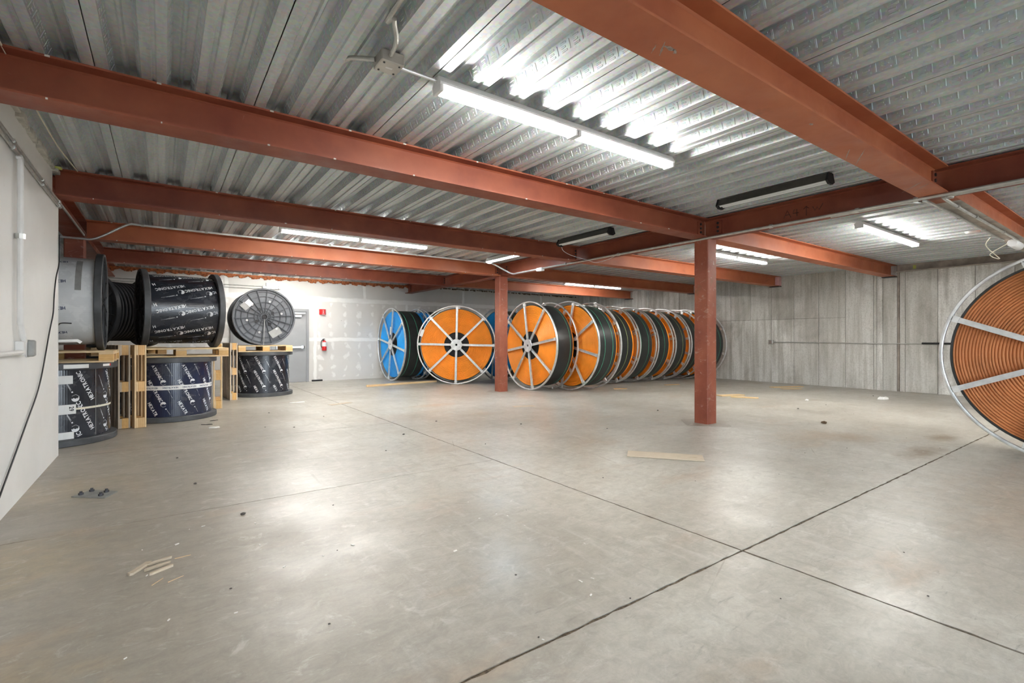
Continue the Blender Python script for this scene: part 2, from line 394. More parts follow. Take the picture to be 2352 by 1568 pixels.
# walls
mb = MB(); mb.prism([(YF, 0), (7.33, 0), (7.33, 2.80), (7.0, 2.80), (7.0, 3.105), (YF, 3.105)], -1.2, XL, lambda a, b, h: (h, a, b))
wl = struct('wall_left', mb.mesh('wall_left', M['white']))
wb = struct('wall_back', MB().box((-6.4, YB, 0), (XR + .3, YB + .25, 3.3)).mesh('wall_back', M['dry']))
wr = struct('wall_right', MB().box((XR + .03, YF - .2, 0), (XR + .3, YB + .2, 3.3)).mesh('wall_right', M['shaded_recess']))
# board-formed panels of the concrete wall, joints recessed
ys = [15.55, 14.9, 14.3, 13.86, 13.01, 12.57, 11.79, 11.13, 10.47, 9.83, 9.19, 8.557, 7.925, 7.29, 6.653, 6.004, 5.359, 4.731, 4.66, 4.532, 4.24]
low = [4.19, 4.08, 3.466, 2.821, 2.2, 1.58, .95, .3, -.33, -.96, -1.6, -2.2, -2.85, -3.5, -4.1, -4.75, -5.4, -6.1]
def panel(ya, yb_, za, zb):
    d = R.uniform(-.008, .006); g = .004
    o = link('concrete_panel', MB().bbox((XR + d, yb_ + g, za), (XR + .05, ya - g, zb), .004).mesh('concrete_panel', M['conc']), wr)
for seq in (ys, low):
    for a, b in zip(seq, seq[1:]):
        if a > 5.4: panel(a, b, 0, 1.855); panel(a, b, 1.861, 3.12)
        else: panel(a, b, 0, 3.12)
link('shaded_recess', MB().box((XR + .012, 4.195, 0), (XR + .04, 4.235, 3.1)).mesh('shaded_recess', M['shaded_recess']), wr)  # dark strip painted in for the shadowed recess between panels
# behind the camera: opening added for daylight fill; far side of the partition
mb = MB()
for a, b in (((-1.2, YF - .25, 0), (1.2, YF, 3.3)), ((6.2, YF - .25, 0), (15.0, YF, 3.3)), ((1.2, YF - .25, 2.75), (6.2, YF, 3.3))): mb.box(a, b)
struct('wall_front', mb.mesh('wall_front', M['conc']))
struct('wall_far_left', MB().box((-6.4, 7.0, 0), (-6.15, YB + .1, 3.3)).mesh('wall_far_left', M['white']))
struct('wall_partition', MB().box((-6.4, 6.9, 0), (-1.2, 7.1, 3.3)).mesh('wall_partition', M['white']))
struct('ground', MB().box((-40, -60, -.4), (50, YF - 2.8, -.06)).mesh('ground', M['asphalt']))
# mortar bead along the partition head and fireproofing daubed along the back wall head
mb = MB(); y = -1.5
while y < 6.95:
    h = R.uniform(.02, .055); mb.bbox((XL - .01, y, 3.1 - h), (XL + R.uniform(.02, .05), y + .16, 3.104), .004); y += .13
link('mortar_bead', mb.mesh('mortar_bead', M['chalk']), wl)['kind'] = 'stuff'
mb = MB(); x = -1.1
while x < 7.0:
    ph = ((x + .36) % PT) / PT; deep = .045 + .06 * (.5 + .5 * math.cos(2 * PI * ph)) + R.uniform(0, .045)
    n = 6; pts = [(x + .07 * math.cos(2 * PI * i / n) * R.uniform(.7, 1.2), 3.1 - deep * (.5 - .5 * math.sin(2 * PI * i / n)) * R.uniform(.8, 1.1)) for i in range(n)]
    mb.prism(pts, YB - R.uniform(.02, .06), YB + .01, lambda a, b, h: (a, h, b)); x += .045
link('fireproofing_daub', mb.mesh('fireproofing_daub', M['foam']), wb)['kind'] = 'stuff'
mb = MB(); x = 7.0
while x < 14.5:
    mb.bbox((x, YB - .02, 3.1 - R.uniform(.03, .06)), (x + R.uniform(.03, .12), YB + .01, 3.1), .004); x += R.uniform(.05, .13)
link('dark_caulk', mb.mesh('dark_caulk', M['dirt']), wb)['kind'] = 'stuff'
link('corner_bead', MB().box((XL - .02, 7.33, 0), (XL + .003, 7.342, 2.8)).mesh('corner_bead', M['white']), wl)

# double door with closer and panic bar
dr = struct('door_1', MB().box((1.60, YB - .035, .01), (3.52, YB + .01, 2.10)).mesh('door_1', M['door']))
mb = MB()
for a, b in (((1.53, YB - .06, 0), (1.60, YB + .01, 2.18)), ((3.52, YB - .06, 0), (3.59, YB + .01, 2.18)), ((1.60, YB - .06, 2.10), (3.52, YB + .01, 2.18))): mb.box(a, b)
link('door_frame', mb.mesh('door_frame', M['frame']), dr)
link('meeting_stile', MB().box((2.555, YB - .045, .01), (2.575, YB - .03, 2.1)).mesh('meeting_stile', M['frame']), dr)
mb = MB().bbox((2.68, YB - .11, 1.01), (3.44, YB - .055, 1.075), .006).box((2.70, YB - .06, .99), (2.76, YB - .035, 1.09)).box((3.38, YB - .06, .99), (3.44, YB - .035, 1.09))
link('panic_bar', mb.mesh('panic_bar', M['chrome']), dr)
link('bar_end_cap', MB().bbox((3.44, YB - .115, 1.005), (3.46, YB - .04, 1.08), .005).mesh('bar_end_cap', M['blackm']), dr)
mb = MB().bbox((3.05, YB - .10, 1.93), (3.38, YB - .035, 2.0), .006).box((3.1, YB - .14, 2.04), (3.47, YB - .10, 2.065)).box((3.08, YB - .14, 1.99), (3.12, YB - .08, 2.06))
link('door_closer', mb.mesh('door_closer', M['chrome']), dr)
tag(link('door_stop_strip', MB().bbox((3.68, YB - .05, 0), (3.99, YB - .002, .045), .004).mesh('door_stop_strip', M['blackm'])), 'short black strip lying at the foot of the drywall, right of the grey door', 'strip')

# ------------------------------------------------------------------ steel frame
ZB, DB, WB, TF, TW = 2.822, .2815, .25, .014, .012
def isec(): # (across, up) outline
    a, b, t, h = WB / 2, TW / 2, TF, DB
    return [(-a, 0), (a, 0), (a, t), (b + .012, t), (b, t + .012), (b, h - t - .012), (b + .012, h - t), (a, h - t), (a, h), (-a, h), (-a, h - t), (-b - .012, h - t), (-b, h - t - .012), (-b, t + .012), (-b - .012, t), (-a, t)]
hexb = MB().lathe([(0, 0), (.019, 0), (.019, .013), (0, .013)], 6).mesh('bolt', M['bolt'])
def beam(ax, c, a, b, label, mat='red', name='steel_beam'):
    fn = (lambda q, z, h: (h, q, z)) if ax == 'x' else (lambda q, z, h: (q, h, z))
    L = b - a; mb = MB().prism(isec(), -L / 2, L / 2, fn)
    return tag(link(name, mb.mesh(name, M[mat]), None, ((a + b) / 2, c, ZB) if ax == 'x' else (c, (a + b) / 2, ZB)), label, 'beam')
def shear(o, lx, ly, sgn, ax):
    """plate with bolts against the web, in the beam's own frame"""
    if ax == 'x':
        link('shear_plate', MB().box((lx - .05, -.022, .05), (lx + .05, -.006, .24)).mesh('shear_plate', M['red']), o)
        for k in range(3): link('bolt', hexb, o, (lx + .012, -.022, .085 + k * .06), (PI / 2, 0, 0))
    else:
        link('shear_plate', MB().box((-.022, ly - .06, .05), (-.006, ly + .06, .24)).mesh('shear_plate', M['red']), o)
        for k in range(3): link('bolt', hexb, o, (-.022, ly, .085 + k * .06), (0, -PI / 2, 0))
GX = 6.79; e0, e1 = GX - WB / 2 - .003, GX + WB / 2 + .003
jl = {1.61: 'wide red beam overhead at the upper right, grey scrape on its underside',
      4.37: 'long red beam just behind the big lit lamp, ending at the nearer column',
      7.13: 'dark red beam coming out of the white partition, below the long near beam',
      9.89: 'red beam with a shiny conduit along its top, ending at the farther column',
      12.65: 'last dark red beam on the left, right above the top of the back wall'}
for y, lb in jl.items():
    x0 = -.935 if y < 9 else -.94
    o = beam('x', y, x0, e0, lb, 'red' if y in (7.13, 12.65, 4.37) else 'red_lamplit'); L = e0 - x0
    shear(o, L / 2 - .04, 0, 1, 'x')
    mb = MB(); rr = random.Random(int(y * 10))
    if y == 1.61:
        def blot(x_, y_, rx, ry, ang, n=13):
            P = [(rx * rr.uniform(.35, 1.1) * math.cos(2 * PI * i / n), ry * rr.uniform(.35, 1.1) * math.sin(2 * PI * i / n)) for i in range(n)]; ca, sa = math.cos(ang), math.sin(ang)
            mb.prism([(x_ - (x0 + e0) / 2 + p * ca - q_ * sa, y_ - y + p * sa + q_ * ca) for p, q_ in P], -.0008, .0005, lambda a, b, h: (a, b, h))
        for b_ in ((2.17, 1.60, .05, .018, -.1), (2.21, 1.60, .035, .012, .6), (2.14, 1.63, .07, .008, .9), (2.10, 1.65, .05, .006, 1.0), (3.75, 1.58, .03, .015, .2), (4.6, 1.66, .18, .006, .45), (4.75, 1.62, .2, .005, .5), (6.1, 1.62, .22, .008, .7), (6.2, 1.58, .16, .006, .75)): blot(*b_)
        link('paint_scrape', mb.mesh('paint_scrape', M['scrape']), o)['kind'] = 'stuff'
    else:
        for k in range(12):
            for zz in (.004, DB - .006):
                if rr.random() < .65: a = -L / 2 + L * (k + rr.random() * .3) / 12 + .2; mb.box((a, -WB / 2 - .0015, zz - .007), (a + rr.uniform(.008, .03), -WB / 2 + .002, zz + .005))
        link('weld_chips', mb.mesh('weld_chips', M['chalk']), o)['kind'] = 'stuff'
jr = {1.61: 'red beam at the right edge, brown underside with two conduits, above the brown reel',
      4.37: 'orange red beam from the nearer column to the grey ledger on the concrete wall',
      7.13: 'orange red beam right of the nearer column, with a pale pad at its wall end',
      9.89: 'rust red beam behind the nearer column, above the row of orange reels',
      12.65: 'farthest orange red beam at the right, its cut end showing over the reels'}
for y, lb in jr.items():
    o = beam('x', y, e1, XR - .012, lb, 'red_lamplit'); L = XR - .012 - e1
    link('bearing_plate', MB().box((L / 2 - .16, -.14, -.02), (L / 2, .14, -.001)).mesh('bearing_plate', M['bolt']), o)
    if y == 7.13: link('end_pad', MB().box((L / 2 - .14, -.135, .02), (L / 2 - .0, -.02, DB - .02)).mesh('end_pad', M['pink']), o)
    if y == 1.61: link('dirty_underside', MB().box((-L / 2 + .2, -.122, -.003), (L / 2 - .2, .122, -.0005)).mesh('dirty_underside', M['steelbrown']), o)
for a, b, lb in ((-1.15, 4.365, 'dark red girder on the right carrying the conduit, with faint marker writing on its web'),
                 (4.375, 9.875, 'red girder between the two columns, conduit clipped beneath'),
                 (9.885, YB - .05, 'red girder beyond the farther column, running back to the wall')):
    o = beam('y', GX, a, b, lb, 'red', 'steel_girder'); L = b - a
    for s in (-1, 1): shear(o, 0, s * (L / 2 - .22), 1, 'y')
    if a < 0:
        mk = MB()
        def st(*p): mk.tube([(GX * 0 - TW / 2 - .001, q[0], q[1]) for q in p], .004, 4)
        o1 = .35 + 1.6 * 0
        def glyphs(y0):
            st((y0, .085), (y0 - .045, .18), (y0 - .09, .085)); st((y0 - .02, .125), (y0 - .07, .125)); st((y0 - .135, .18), (y0 - .115, .13), (y0 - .19, .13)); st((y0 - .165, .18), (y0 - .165, .085))
            st((y0 - .28, .07), (y0 - .28, .19)); st((y0 - .25, .16), (y0 - .28, .19), (y0 - .31, .16)); st((y0 - .36, .17), (y0 - .385, .115), (y0 - .41, .155), (y0 - .435, .115), (y0 - .48, .19))
        glyphs(3.20 - (a + b) / 2)
        link('marker_writing', mk.mesh('marker_writing', M['mark']), o)['kind'] = 'stuff'
for a, b, lb in ((7.35, 9.845, 'dark rusty girder behind the white partition, conduit bracket hanging from it'),
                 (9.855, YB - .05, 'dark girder at the far left above the stacked reels, running to the back wall')):
    beam('y', -1.07, a, b, lb, 'red', 'steel_girder')
def column(x, y, lb, s=.117, pad=True):
    mb = MB(); r = .012
    P = [(-s + r, -s), (s - r, -s), (s, -s + r), (s, s - r), (s - r, s), (-s + r, s), (-s, s - r), (-s, -s + r)]
    mb.prism(P, 0, ZB - .002, lambda a, b, h: (a, b, h))
    o = tag(link('steel_column', mb.mesh('steel_column', M['redcol']), None, (x, y, 0)), lb, 'column')
    link('cap_plate', MB().box((-.119, -.15, ZB - .014), (.119, .15, ZB - .001)).mesh('cap_plate', M['red']), o)
    if pad:
        g = MB(); q = .40
        g.prism([(-q, -.05), (-.05, -q), (.05, -q), (q, -.05), (q, .05), (.05, q), (-.05, q), (-q, .05)], .0005, .004, lambda a, b, h: (a, b, h))
        link('grout_pad', g.mesh('grout_pad', M['floor']), o)
    return o
column(GX, 4.37, 'nearer square red steel column, scuffed, standing in the middle of the floor')
column(GX - .02, 9.90, 'farther square red column between two orange cable reels')
column(-1.07, 9.85, 'orange red column at the left, only its head seen above the grey wrapped drum', pad=False)
mb = MB().box((XR - .16, 1.745, 2.92), (XR - .012, 4.23, 2.935)).box((XR - .03, 1.745, 2.935), (XR - .012, 4.23, 3.10))
lg = tag(link('ledger_angle', mb.mesh('ledger_angle', M['steelbrown'])), 'grey brown steel ledger along the top of the concrete wall, right of the beam end', 'ledger')
link('yellow_tag', MB().box((XR - .036, 3.86, 2.97), (XR - .03, 3.92, 3.06)).mesh('yellow_tag', M['yl']), lg)

# ------------------------------------------------------------------ lamps
def strip(x0, x1, y, label):
    L = x1 - x0; t = thing('strip_light', label, 'light', ((x0 + x1) / 2, y, ZD - .001))
    link('housing', MB().prism([(-.03, 0), (.03, 0), (.062, -.050), (.062, -.066), (-.062, -.066), (-.062, -.050)], -L / 2, L / 2, lambda a, b, h: (h, a, b)).mesh('housing', M['fix']), t)
    for k in (-1, 1):
        for s in (-1, 1):
            c = k * L / 4; mb = MB().tube([(c - L / 4 + .04, s * .030, -.090), (c + L / 4 - .04, s * .030, -.090)], .017, 10)
            link('lit_tube', mb.mesh('lit_tube', M['tube'], SM), t)
    for x in (-L / 2 + .015, -.02, .02, L / 2 - .015):
        link('lamp_holder', MB().bbox((x - .014, -.058, -.110), (x + .014, .058, -.060), .004).mesh('lamp_holder', M['fix']), t)
    return t
strip(1.54, 4.12, 3.045, 'big lit double strip lamp nearest the camera, between the two near beams')
strip(1.52, 4.10, 8.50, 'lit strip lamp behind the dark beam at the left centre')
strip(8.68, 11.25, 5.72, 'lit strip lamp just right of the nearer column')
strip(8.70, 11.32, 2.99, 'lit strip lamp at the right, above the bare concrete wall')
strip(10.28, 12.85, 11.53, 'farthest lit strip lamp, low over the orange reels')
strip(1.52, 4.10, 10.85, 'lit strip lamp hidden behind the conduit beam, its glow on the deck over the drums')
strip(1.52, 4.10, 14.10, 'lit strip lamp tucked behind the last left beam, lighting the drywall and door')
strip(8.68, 11.25, -1.0, 'lit strip lamp behind the camera, right bay')
def shop(x, y0, y1, lit, label, z=3.03):
    L = y1 - y0; t = thing('shop_light', label, 'light', (x, (y0 + y1) / 2, z))
    link('shade', MB().prism([(-.045, .055), (.045, .055), (.085, -.03), (.075, -.03), (.04, .035), (-.04, .035), (-.075, -.03), (-.085, -.03)], -L / 2, L / 2, lambda a, b, h: (a, h, b)).mesh('shade', M['fix' if lit else 'shade']), t)
    for s in (-1, 1):
        link('lit_tube' if lit else 'unlit_tube', MB().tube([(s * .034, -L / 2 + .02, -.018), (s * .034, L / 2 - .02, -.018)], .022, 10).mesh('tube', M['led' if lit else 'off'], SM), t)
        link('end_cap', MB().prism([(-.05, .06), (.05, .06), (.09, -.03), (.04, -.06), (-.04, -.06), (-.09, -.03)], s * L / 2 - .012, s * L / 2 + .012, lambda a, b, h: (a, h, b)).mesh('end_cap', M['blackm' if not lit else 'fix']), t)
        link('hanger', MB().tube([(0, s * (L / 2 - .1), .055), (0, s * (L / 2 - .1), 3.135 - z)], .003, 5).mesh('hanger', M['emt']), t)
    return t
shop(5.88, 2.29, 3.57, False, 'unlit dark strip lamp hung left of the near end of the girder')
shop(5.90, 5.48, 6.72, False, 'unlit dark strip lamp with a dangling wire, above the middle of the girder')
shop(5.92, 7.95, 9.15, True, 'short cold white lamp glowing behind the dark beam, near the farther column')

# ------------------------------------------------------------------ conduits, boxes, wires
def pipe(name, pts, r, mat, label, cat, clips=(), cr=1.5, sm=False):
    P = smooth_path(pts) if sm else pts
    o = tag(link(name, MB().tube(P, r, 10).mesh(name, M[mat], SM)), label, cat)
    for p, q in clips:
        p, q = Vector(p), Vector(q); d = (q - p).normalized() * .02
        link('clip', MB().tube([p - d, p + d], r * cr, 8).mesh('clip', M['emt']), o)
    return o
pipe('girder_conduit', [(GX - .145, -1.1, 2.805), (GX - .145, 8.12, 2.805)], .0185, 'emt', 'long metal conduit clipped under the girder, running from the right edge to the middle',
     'conduit', [((GX - .145, y, 2.805), (GX - .145, y + 1, 2.805)) for y in (.9, 1.75, 2.3, 3.3, 4.9, 6.0, 7.4)])
pipe('branch_conduit', [(GX - .09, -1.1, 2.80), (GX - .09, 1.25, 2.80), (GX + .0, 1.48, 2.795), (GX + .25, 1.55, 2.79), (10.6, 1.55, 2.79)], .016, 'emt', 'upper of the two conduits bending under the beam at the right edge', 'conduit',
     [((x, 1.55, 2.79), (x + 1, 1.55, 2.79)) for x in (7.3, 8.1, 9.6)], sm=True)
pipe('branch_conduit', [(GX - .09, 2.6, 2.80), (GX - .09, 1.95, 2.80), (GX + .0, 1.74, 2.795), (GX + .25, 1.68, 2.79), (10.4, 1.68, 2.79)], .016, 'emt', 'lower of the two conduits bending under the beam at the right edge', 'conduit',
     [((x, 1.68, 2.79), (x + 1, 1.68, 2.79)) for x in (8.0, 9.2)], sm=True)
t = thing('ceiling_box', 'white cylinder box where the two right-hand conduits end, with a loop of loose wire', 'box', (10.75, 1.60, 2.80))
link('canister', MB().lathe([(0, -.25), (.055, -.25), (.06, -.24), (.06, .24), (.055, .25), (0, .25)], 20, 'x').mesh('canister', M['wht'], SM), t, (0, 0, -.045))
link('loose_wire', MB().tube(smooth_path([(-.25, .05, -.05), (-.5, .20, -.22), (-.35, .12, -.28), (-.75, .2, -.12), (-.9, .12, -.02)]), .006, 6).mesh('loose_wire', M['strap']), t)
tag(link('round_sensor', MB().lathe([(0, -.03), (.07, -.03), (.085, -.012), (.085, .0), (0, .0)], 24).mesh('round_sensor', M['wht'], SM), None, (9.55, 1.86, 2.85)), 'small white round disc under the deck beside the right-hand conduits', 'sensor')
# conduit across the back left, along the beam
pipe('beam_conduit', [(-1.35, 9.70, 2.795), (-1.0, 9.69, 2.795), (-.86, 9.68, 2.80), (-.72, 9.66, 2.87), (-.50, 9.62, 3.02), (-.38, 9.60, 3.075), (-.2, 9.60, 3.072), (1.7, 9.60, 3.072), (3.85, 9.60, 3.072), (6.0, 9.60, 3.072), (6.25, 9.58, 3.065), (6.5, 9.45, 2.93), (GX - .16, 9.25, 2.81), (GX - .145, 9.0, 2.805), (GX - .145, 8.32, 2.805)],
     .017, 'galv', 'shiny conduit bending up at the left and running along the top of the back beam', 'conduit', [((x, 9.60, 3.072), (x + 1, 9.6, 3.072)) for x in (-.25, .6, 2.6, 4.4, 6.1)], sm=True)
tag(link('junction_box', MB().bbox((-.045, -.09, -.05), (.045, .09, .02), .006).mesh('junction_box', M['wht']), None, (GX - .145, 8.22, 2.805)), 'small white box on the conduit left of the girder, near the farther column', 'box')
# big lamp's box
t = thing('junction_box', 'square steel junction box feeding the big near lamp', 'box', (1.18, 3.0, ZD))
link('box_body', MB().bbox((-.075, -.075, -.075), (.075, .075, 0), .006).mesh('box_body', M['box']), t)
for a, b in ((-.05, -.05), (.05, .05), (-.05, .05), (.05, -.05)): link('cover_screw', MB().lathe([(0, -.004), (.007, -.004), (.007, 0), (0, 0)], 8).mesh('cover_screw', M['bolt']), t, (a, b, -.075))
link('sticker', MB().box((-.022, -.008, -.0765), (.022, .008, -.075)).mesh('sticker', M['label']), t)
link('nipple', MB().tube([(.07, .03, -.03), (.37, .04, -.03)], .011, 8).mesh('nipple', M['galv'], SM), t)
pipe('deck_conduit', [(1.16, 2.92, 3.07), (1.14, 2.78, 3.085), (1.08, 2.66, 3.125), (1.05, 2.5, 3.135), (1.05, .2, 3.135)], .015, 'emt', 'conduit rising from the junction box towards the camera in a deck flute', 'conduit', sm=True)
pipe('deck_conduit', [(1.10, 3.03, 3.075), (1.03, 3.10, 3.09), (.98, 3.22, 3.125), (.97, 3.4, 3.135), (.97, 4.22, 3.135)], .015, 'emt', 'conduit leaving the junction box toward the back along the deck', 'conduit', sm=True)
# partition: conduits, box, cable
for k, (z, x) in enumerate(((2.79, XL + .023), (2.745, XL + .023))):
    pipe('wall_conduit', [(x, -2, z), (x, 6.9, z), (x, 9.3 if k == 0 else 7.3, z)], .013, 'emt', ('upper of two thin conduits along the top of the white partition, reaching past its end', 'lower of two thin conduits along the top of the white partition')[k], 'conduit',
         [((x, y, z), (x, y + 1, z)) for y in (5.2, 6.3, 7.2)])
cx = XL + .035
pipe('drop_conduit', [(cx, 5.325, 2.72), (cx, 5.33, 2.70), (cx + .004, 5.34, 2.6), (cx, 5.36, 1.55), (cx, 5.38, 1.40), (cx + .012, 5.42, 1.27)], .021, 'emtpaint', 'white painted conduit dropping down the partition to the outlet box', 'conduit', [((cx, 5.355, 2.1), (cx, 5.355, 1.9))], sm=True)
pipe('side_conduit', [(cx + .004, 5.36, 1.19), (cx + .004, 4.2, 1.19)], .019, 'emtpaint', 'white painted conduit leaving the outlet box toward the left edge', 'conduit')
t = thing('outlet_box', 'weatherproof outlet box on the white partition where the painted conduits meet', 'box', (XL, 5.44, 1.165))
link('box_body', MB().bbox((0, -.075, 0), (.055, .075, .115), .006).mesh('box_body', M['emtpaint']), t)
link('clear_cover', MB().bbox((.055, .01, -.012), (.10, .10, .122), .01).mesh('clear_cover', M['grey']), t)
link('cover_rim', MB().bbox((.048, .0, -.016), (.060, .108, .126), .004).mesh('cover_rim', M['chrome']), t)
cb = [(-.925, 7.335, 2.45), (-.925, 7.30, 2.146), (-.925, 7.10, 1.95), (-.925, 6.99, 1.75), (-.925, 6.93, 1.56), (-.925, 6.72, 1.36), (-.925, 6.25, .88), (-.925, 5.72, .60), (-.925, 5.38, .435), (-.925, 5.02, .265), (-.92, 4.6, .09), (-.90, 4.2, .012), (-.86, 3.4, .010)]
pipe('black_cable', cb, .006, 'cable', 'thin black cable hanging down the white partition to the floor', 'cable', sm=True)
t = thing('wall_hook', 'black bracket with a bar on the end of the white partition, by the grey drum', 'bracket', (-.95, 7.345, 1.17))
link('back_plate', MB().box((-.02, 0, 0), (.012, .012, .30)).mesh('back_plate', M['bolt']), t)
link('hook_rod', MB().tube(smooth_path([(0, .01, .26), (.03, .02, .30), (.12, .02, .30)]), .007, 6).mesh('hook_rod', M['bolt']), t)
link('lower_bar', MB().tube([(0, .015, .10), (.17, .02, .105), (.20, .02, .08)], .018, 8).mesh('lower_bar', M['label'], SM), t)
# concrete wall: box and conduit
t = thing('outlet_box', 'small grey outlet box on the board-formed concrete wall', 'box', (XR - .01, 7.28, 1.13))
link('box_body', MB().bbox((-.06, -.065, 0), (0, .065, .13), .006).mesh('box_body', M['box']), t)
link('cover_plate', MB().bbox((-.066, -.05, .015), (-.058, .05, .115), .003).mesh('cover_plate', M['chrome']), t)
pipe('wall_conduit', [(XR - .035, 7.22, 1.19), (XR - .03, 5.4, 1.18), (XR - .03, 4.7, 1.165), (XR - .03, 4.2, 1.175), (XR - .03, 1.0, 1.185)], .012, 'emt', 'thin conduit running level along the concrete wall behind the brown reel', 'conduit', [((XR - .03, y, 1.18), (XR - .03, y - 1, 1.18)) for y in (6.4, 4.9)])
pipe('foam_sleeve', [(XR - .036, 3.75, 1.182), (XR - .036, 2.6, 1.182)], .022, 'blackm', 'black sleeve on the thin wall conduit beside the brown reel', 'sleeve')
# back wall: conduits and emergency unit
for z, lb in ((2.80, 'upper of two thin conduits on the drywall behind the stacked drums'), (2.73, 'lower of two thin conduits on the drywall behind the stacked drums')):
    pipe('wall_conduit', [(-3, YB - .02, z), (2.42, YB - .02, z - .01)], .013, 'emt', lb, 'conduit')
t = thing('emergency_light', 'white emergency light box on the drywall above the grey door', 'light', (2.58, YB, 2.72))
link('unit_body', MB().bbox((-.155, -.10, 0), (.155, 0, .18), .008).mesh('unit_body', M['wht']), t)
for s in (-1, 1): link('lamp_head', MB().lathe([(0, -.05), (.05, -.04), (.045, .03), (0, .04)], 14).mesh('lamp_head', M['wht'], SM), t, (s * .2, -.06, .05), (PI / 2, 0, 0))
t = thing('extinguisher_sign', 'red three-sided fire extinguisher sign on the drywall, right of the door', 'sign', (4.0, YB, 2.03))
link('sign_board', MB().prism([(-.10, 0), (-.095, -.02), (-.045, -.085), (.045, -.085), (.095, -.02), (.10, 0)], 0, .165, lambda a, b, h: (a, b, h)).mesh('sign_board', M['red_p']), t)
mb = MB().prism([(-.007, .14), (-.007, .07), (-.022, .07), (0, .035), (.022, .07), (.007, .07), (.007, .14)], -.0875, -.0845, lambda a, b, h: (a, h, b)).box((-.035, -.0872, .012), (.035, -.0845, .024))
link('white_arrow', mb.mesh('white_arrow', M['label']), t)
t = thing('fire_extinguisher', 'red fire extinguisher with a white label hanging on the drywall', 'extinguisher', (4.03, YB - .08, .93))
link('cylinder', MB().lathe([(0, 0), (.06, 0), (.068, .015), (.068, .24), (.05, .285), (.022, .305), (.02, .32), (0, .32)], 24).mesh('cylinder', M['red_p'], SM), t)
link('paper_label', MB().lathe([(.0695, .13), (.0695, .255)], 24).mesh('paper_label', M['label'], SM), t)
link('handle', MB().bbox((-.02, -.05, .32), (.02, .06, .345), .005).bbox((-.015, -.07, .355), (.015, .05, .37), .005).mesh('handle', M['chrome']), t)
link('hose', MB().tube(smooth_path([(-.01, -.02, .33), (-.08, -.03, .31), (-.10, -.03, .22), (-.095, -.03, .12), (-.075, -.03, .10)]), .011, 8).mesh('hose', M['blackm'], SM), t)
link('wall_bracket', MB().box((-.03, .06, .05), (.03, .078, .36)).mesh('wall_bracket', M['bolt']), t)
pipe('dangling_wire', [(5.98, 6.78, 2.99), (6.1, 6.85, 2.93), (6.35, 6.9, 2.88), (6.6, 6.75, 2.80), (6.68, 6.6, 2.74), (6.67, 6.3, 2.75), (6.68, 6.1, 2.80)], .004, 'wht', 'thin white wire drooping from the unlit lamp to the girder conduit', 'wire', sm=True)
pipe('deck_wire', [(-.80, 3.6, 3.10), (-.80, 4.6, 3.092), (-.79, 6.0, 3.08), (-.74, 6.98, 3.095)], .006, 'strap', 'thin pale wire along the deck beside the white partition', 'wire', sm=True)
tag(link('foam_scrap', MB().bbox((-.93, 6.93, 3.085), (-.86, 7.0, 3.105), .006).mesh('foam_scrap', M['yl'])), 'yellow green foam scrap on top of the beam at the partition', 'scrap')

# ------------------------------------------------------------------ lettering for the film wraps
GL = {}
def glyph(ch):
    if ch not in GL:
        cu = bpy.data.curves.new('g', 'FONT'); cu.body = ch; cu.size = 1; cu.resolution_u = 2; cu.offset = .030; cu.fill_mode = 'FRONT'
        o = bpy.data.objects.new('g', cu); C.objects.link(o); bpy.context.view_layer.update()
        me = bpy.data.meshes.new_from_object(o.evaluated_get(bpy.context.evaluated_depsgraph_get()))
        v = [(p.co.x, p.co.y) for p in me.vertices]; f = [tuple(p.vertices) for p in me.polygons]
        x0 = min(p[0] for p in v); x1 = max(p[0] for p in v)
        GL[ch] = ([((a - x0) * .80, b) for a, b in v], f, (x1 - x0) * .80)
        bpy.data.objects.remove(o); bpy.data.meshes.remove(me); bpy.data.curves.remove(cu)
    return GL[ch]
def text(s, size, gap=.075):
    """list of (verts, faces) per letter, width"""
    x = 0; out = []
    for ch in s:
        if ch == ' ': x += .35; continue
        v, f, wd = glyph(ch); out.append(([((a + x) * size, b * size) for a, b in v], f)); x += wd + gap
    return out, x * size
def emblem(s):
    """hexagon outline with two curved blades inside"""
    out = []; hexp = [(math.cos(PI / 3 * k + PI / 6), math.sin(PI / 3 * k + PI / 6)) for k in range(6)]
    v = [(a * s, b * s) for a, b in hexp] + [(a * s * .93, b * s * .93) for a, b in hexp]
    out.append((v, [(i, (i + 1) % 6, 6 + (i + 1) % 6, 6 + i) for i in range(3, 6)]))
    for r0, wd, a0, a1 in ((.80, .26, 1.35, 4.7), (.42, .17, 1.2, 4.3)):
        v = []; n = 12
        for i in range(n + 1):
            a = a0 + (a1 - a0) * i / n; h = wd * math.sin(PI * (.12 + .88 * i / n)) + .03
            v += [((r0 + h) * s * math.cos(a), (r0 + h) * s * math.sin(a)), ((r0 - h) * s * math.cos(a), (r0 - h) * s * math.sin(a))]
        out.append((v, [(2 * i, 2 * i + 1, 2 * i + 3, 2 * i + 2) for i in range(n)]))
    return out
def smallprint(s):
    out = [([(0, -s * .5), (s, -s * .5), (s, s * .5), (0, s * .5)], [(0, 1, 2, 3)])]
    for k, (a, b) in enumerate(((1.5, 7), (3, 9), (2.2, 13))):
        y = s * (.28 - .28 * k); out.append(([(a * s, y), (b * s, y), (b * s, y + s * .14), (a * s, y + s * .14)], [(0, 1, 2, 3)]))
    return out
WORD = 'HEXATRONIC'
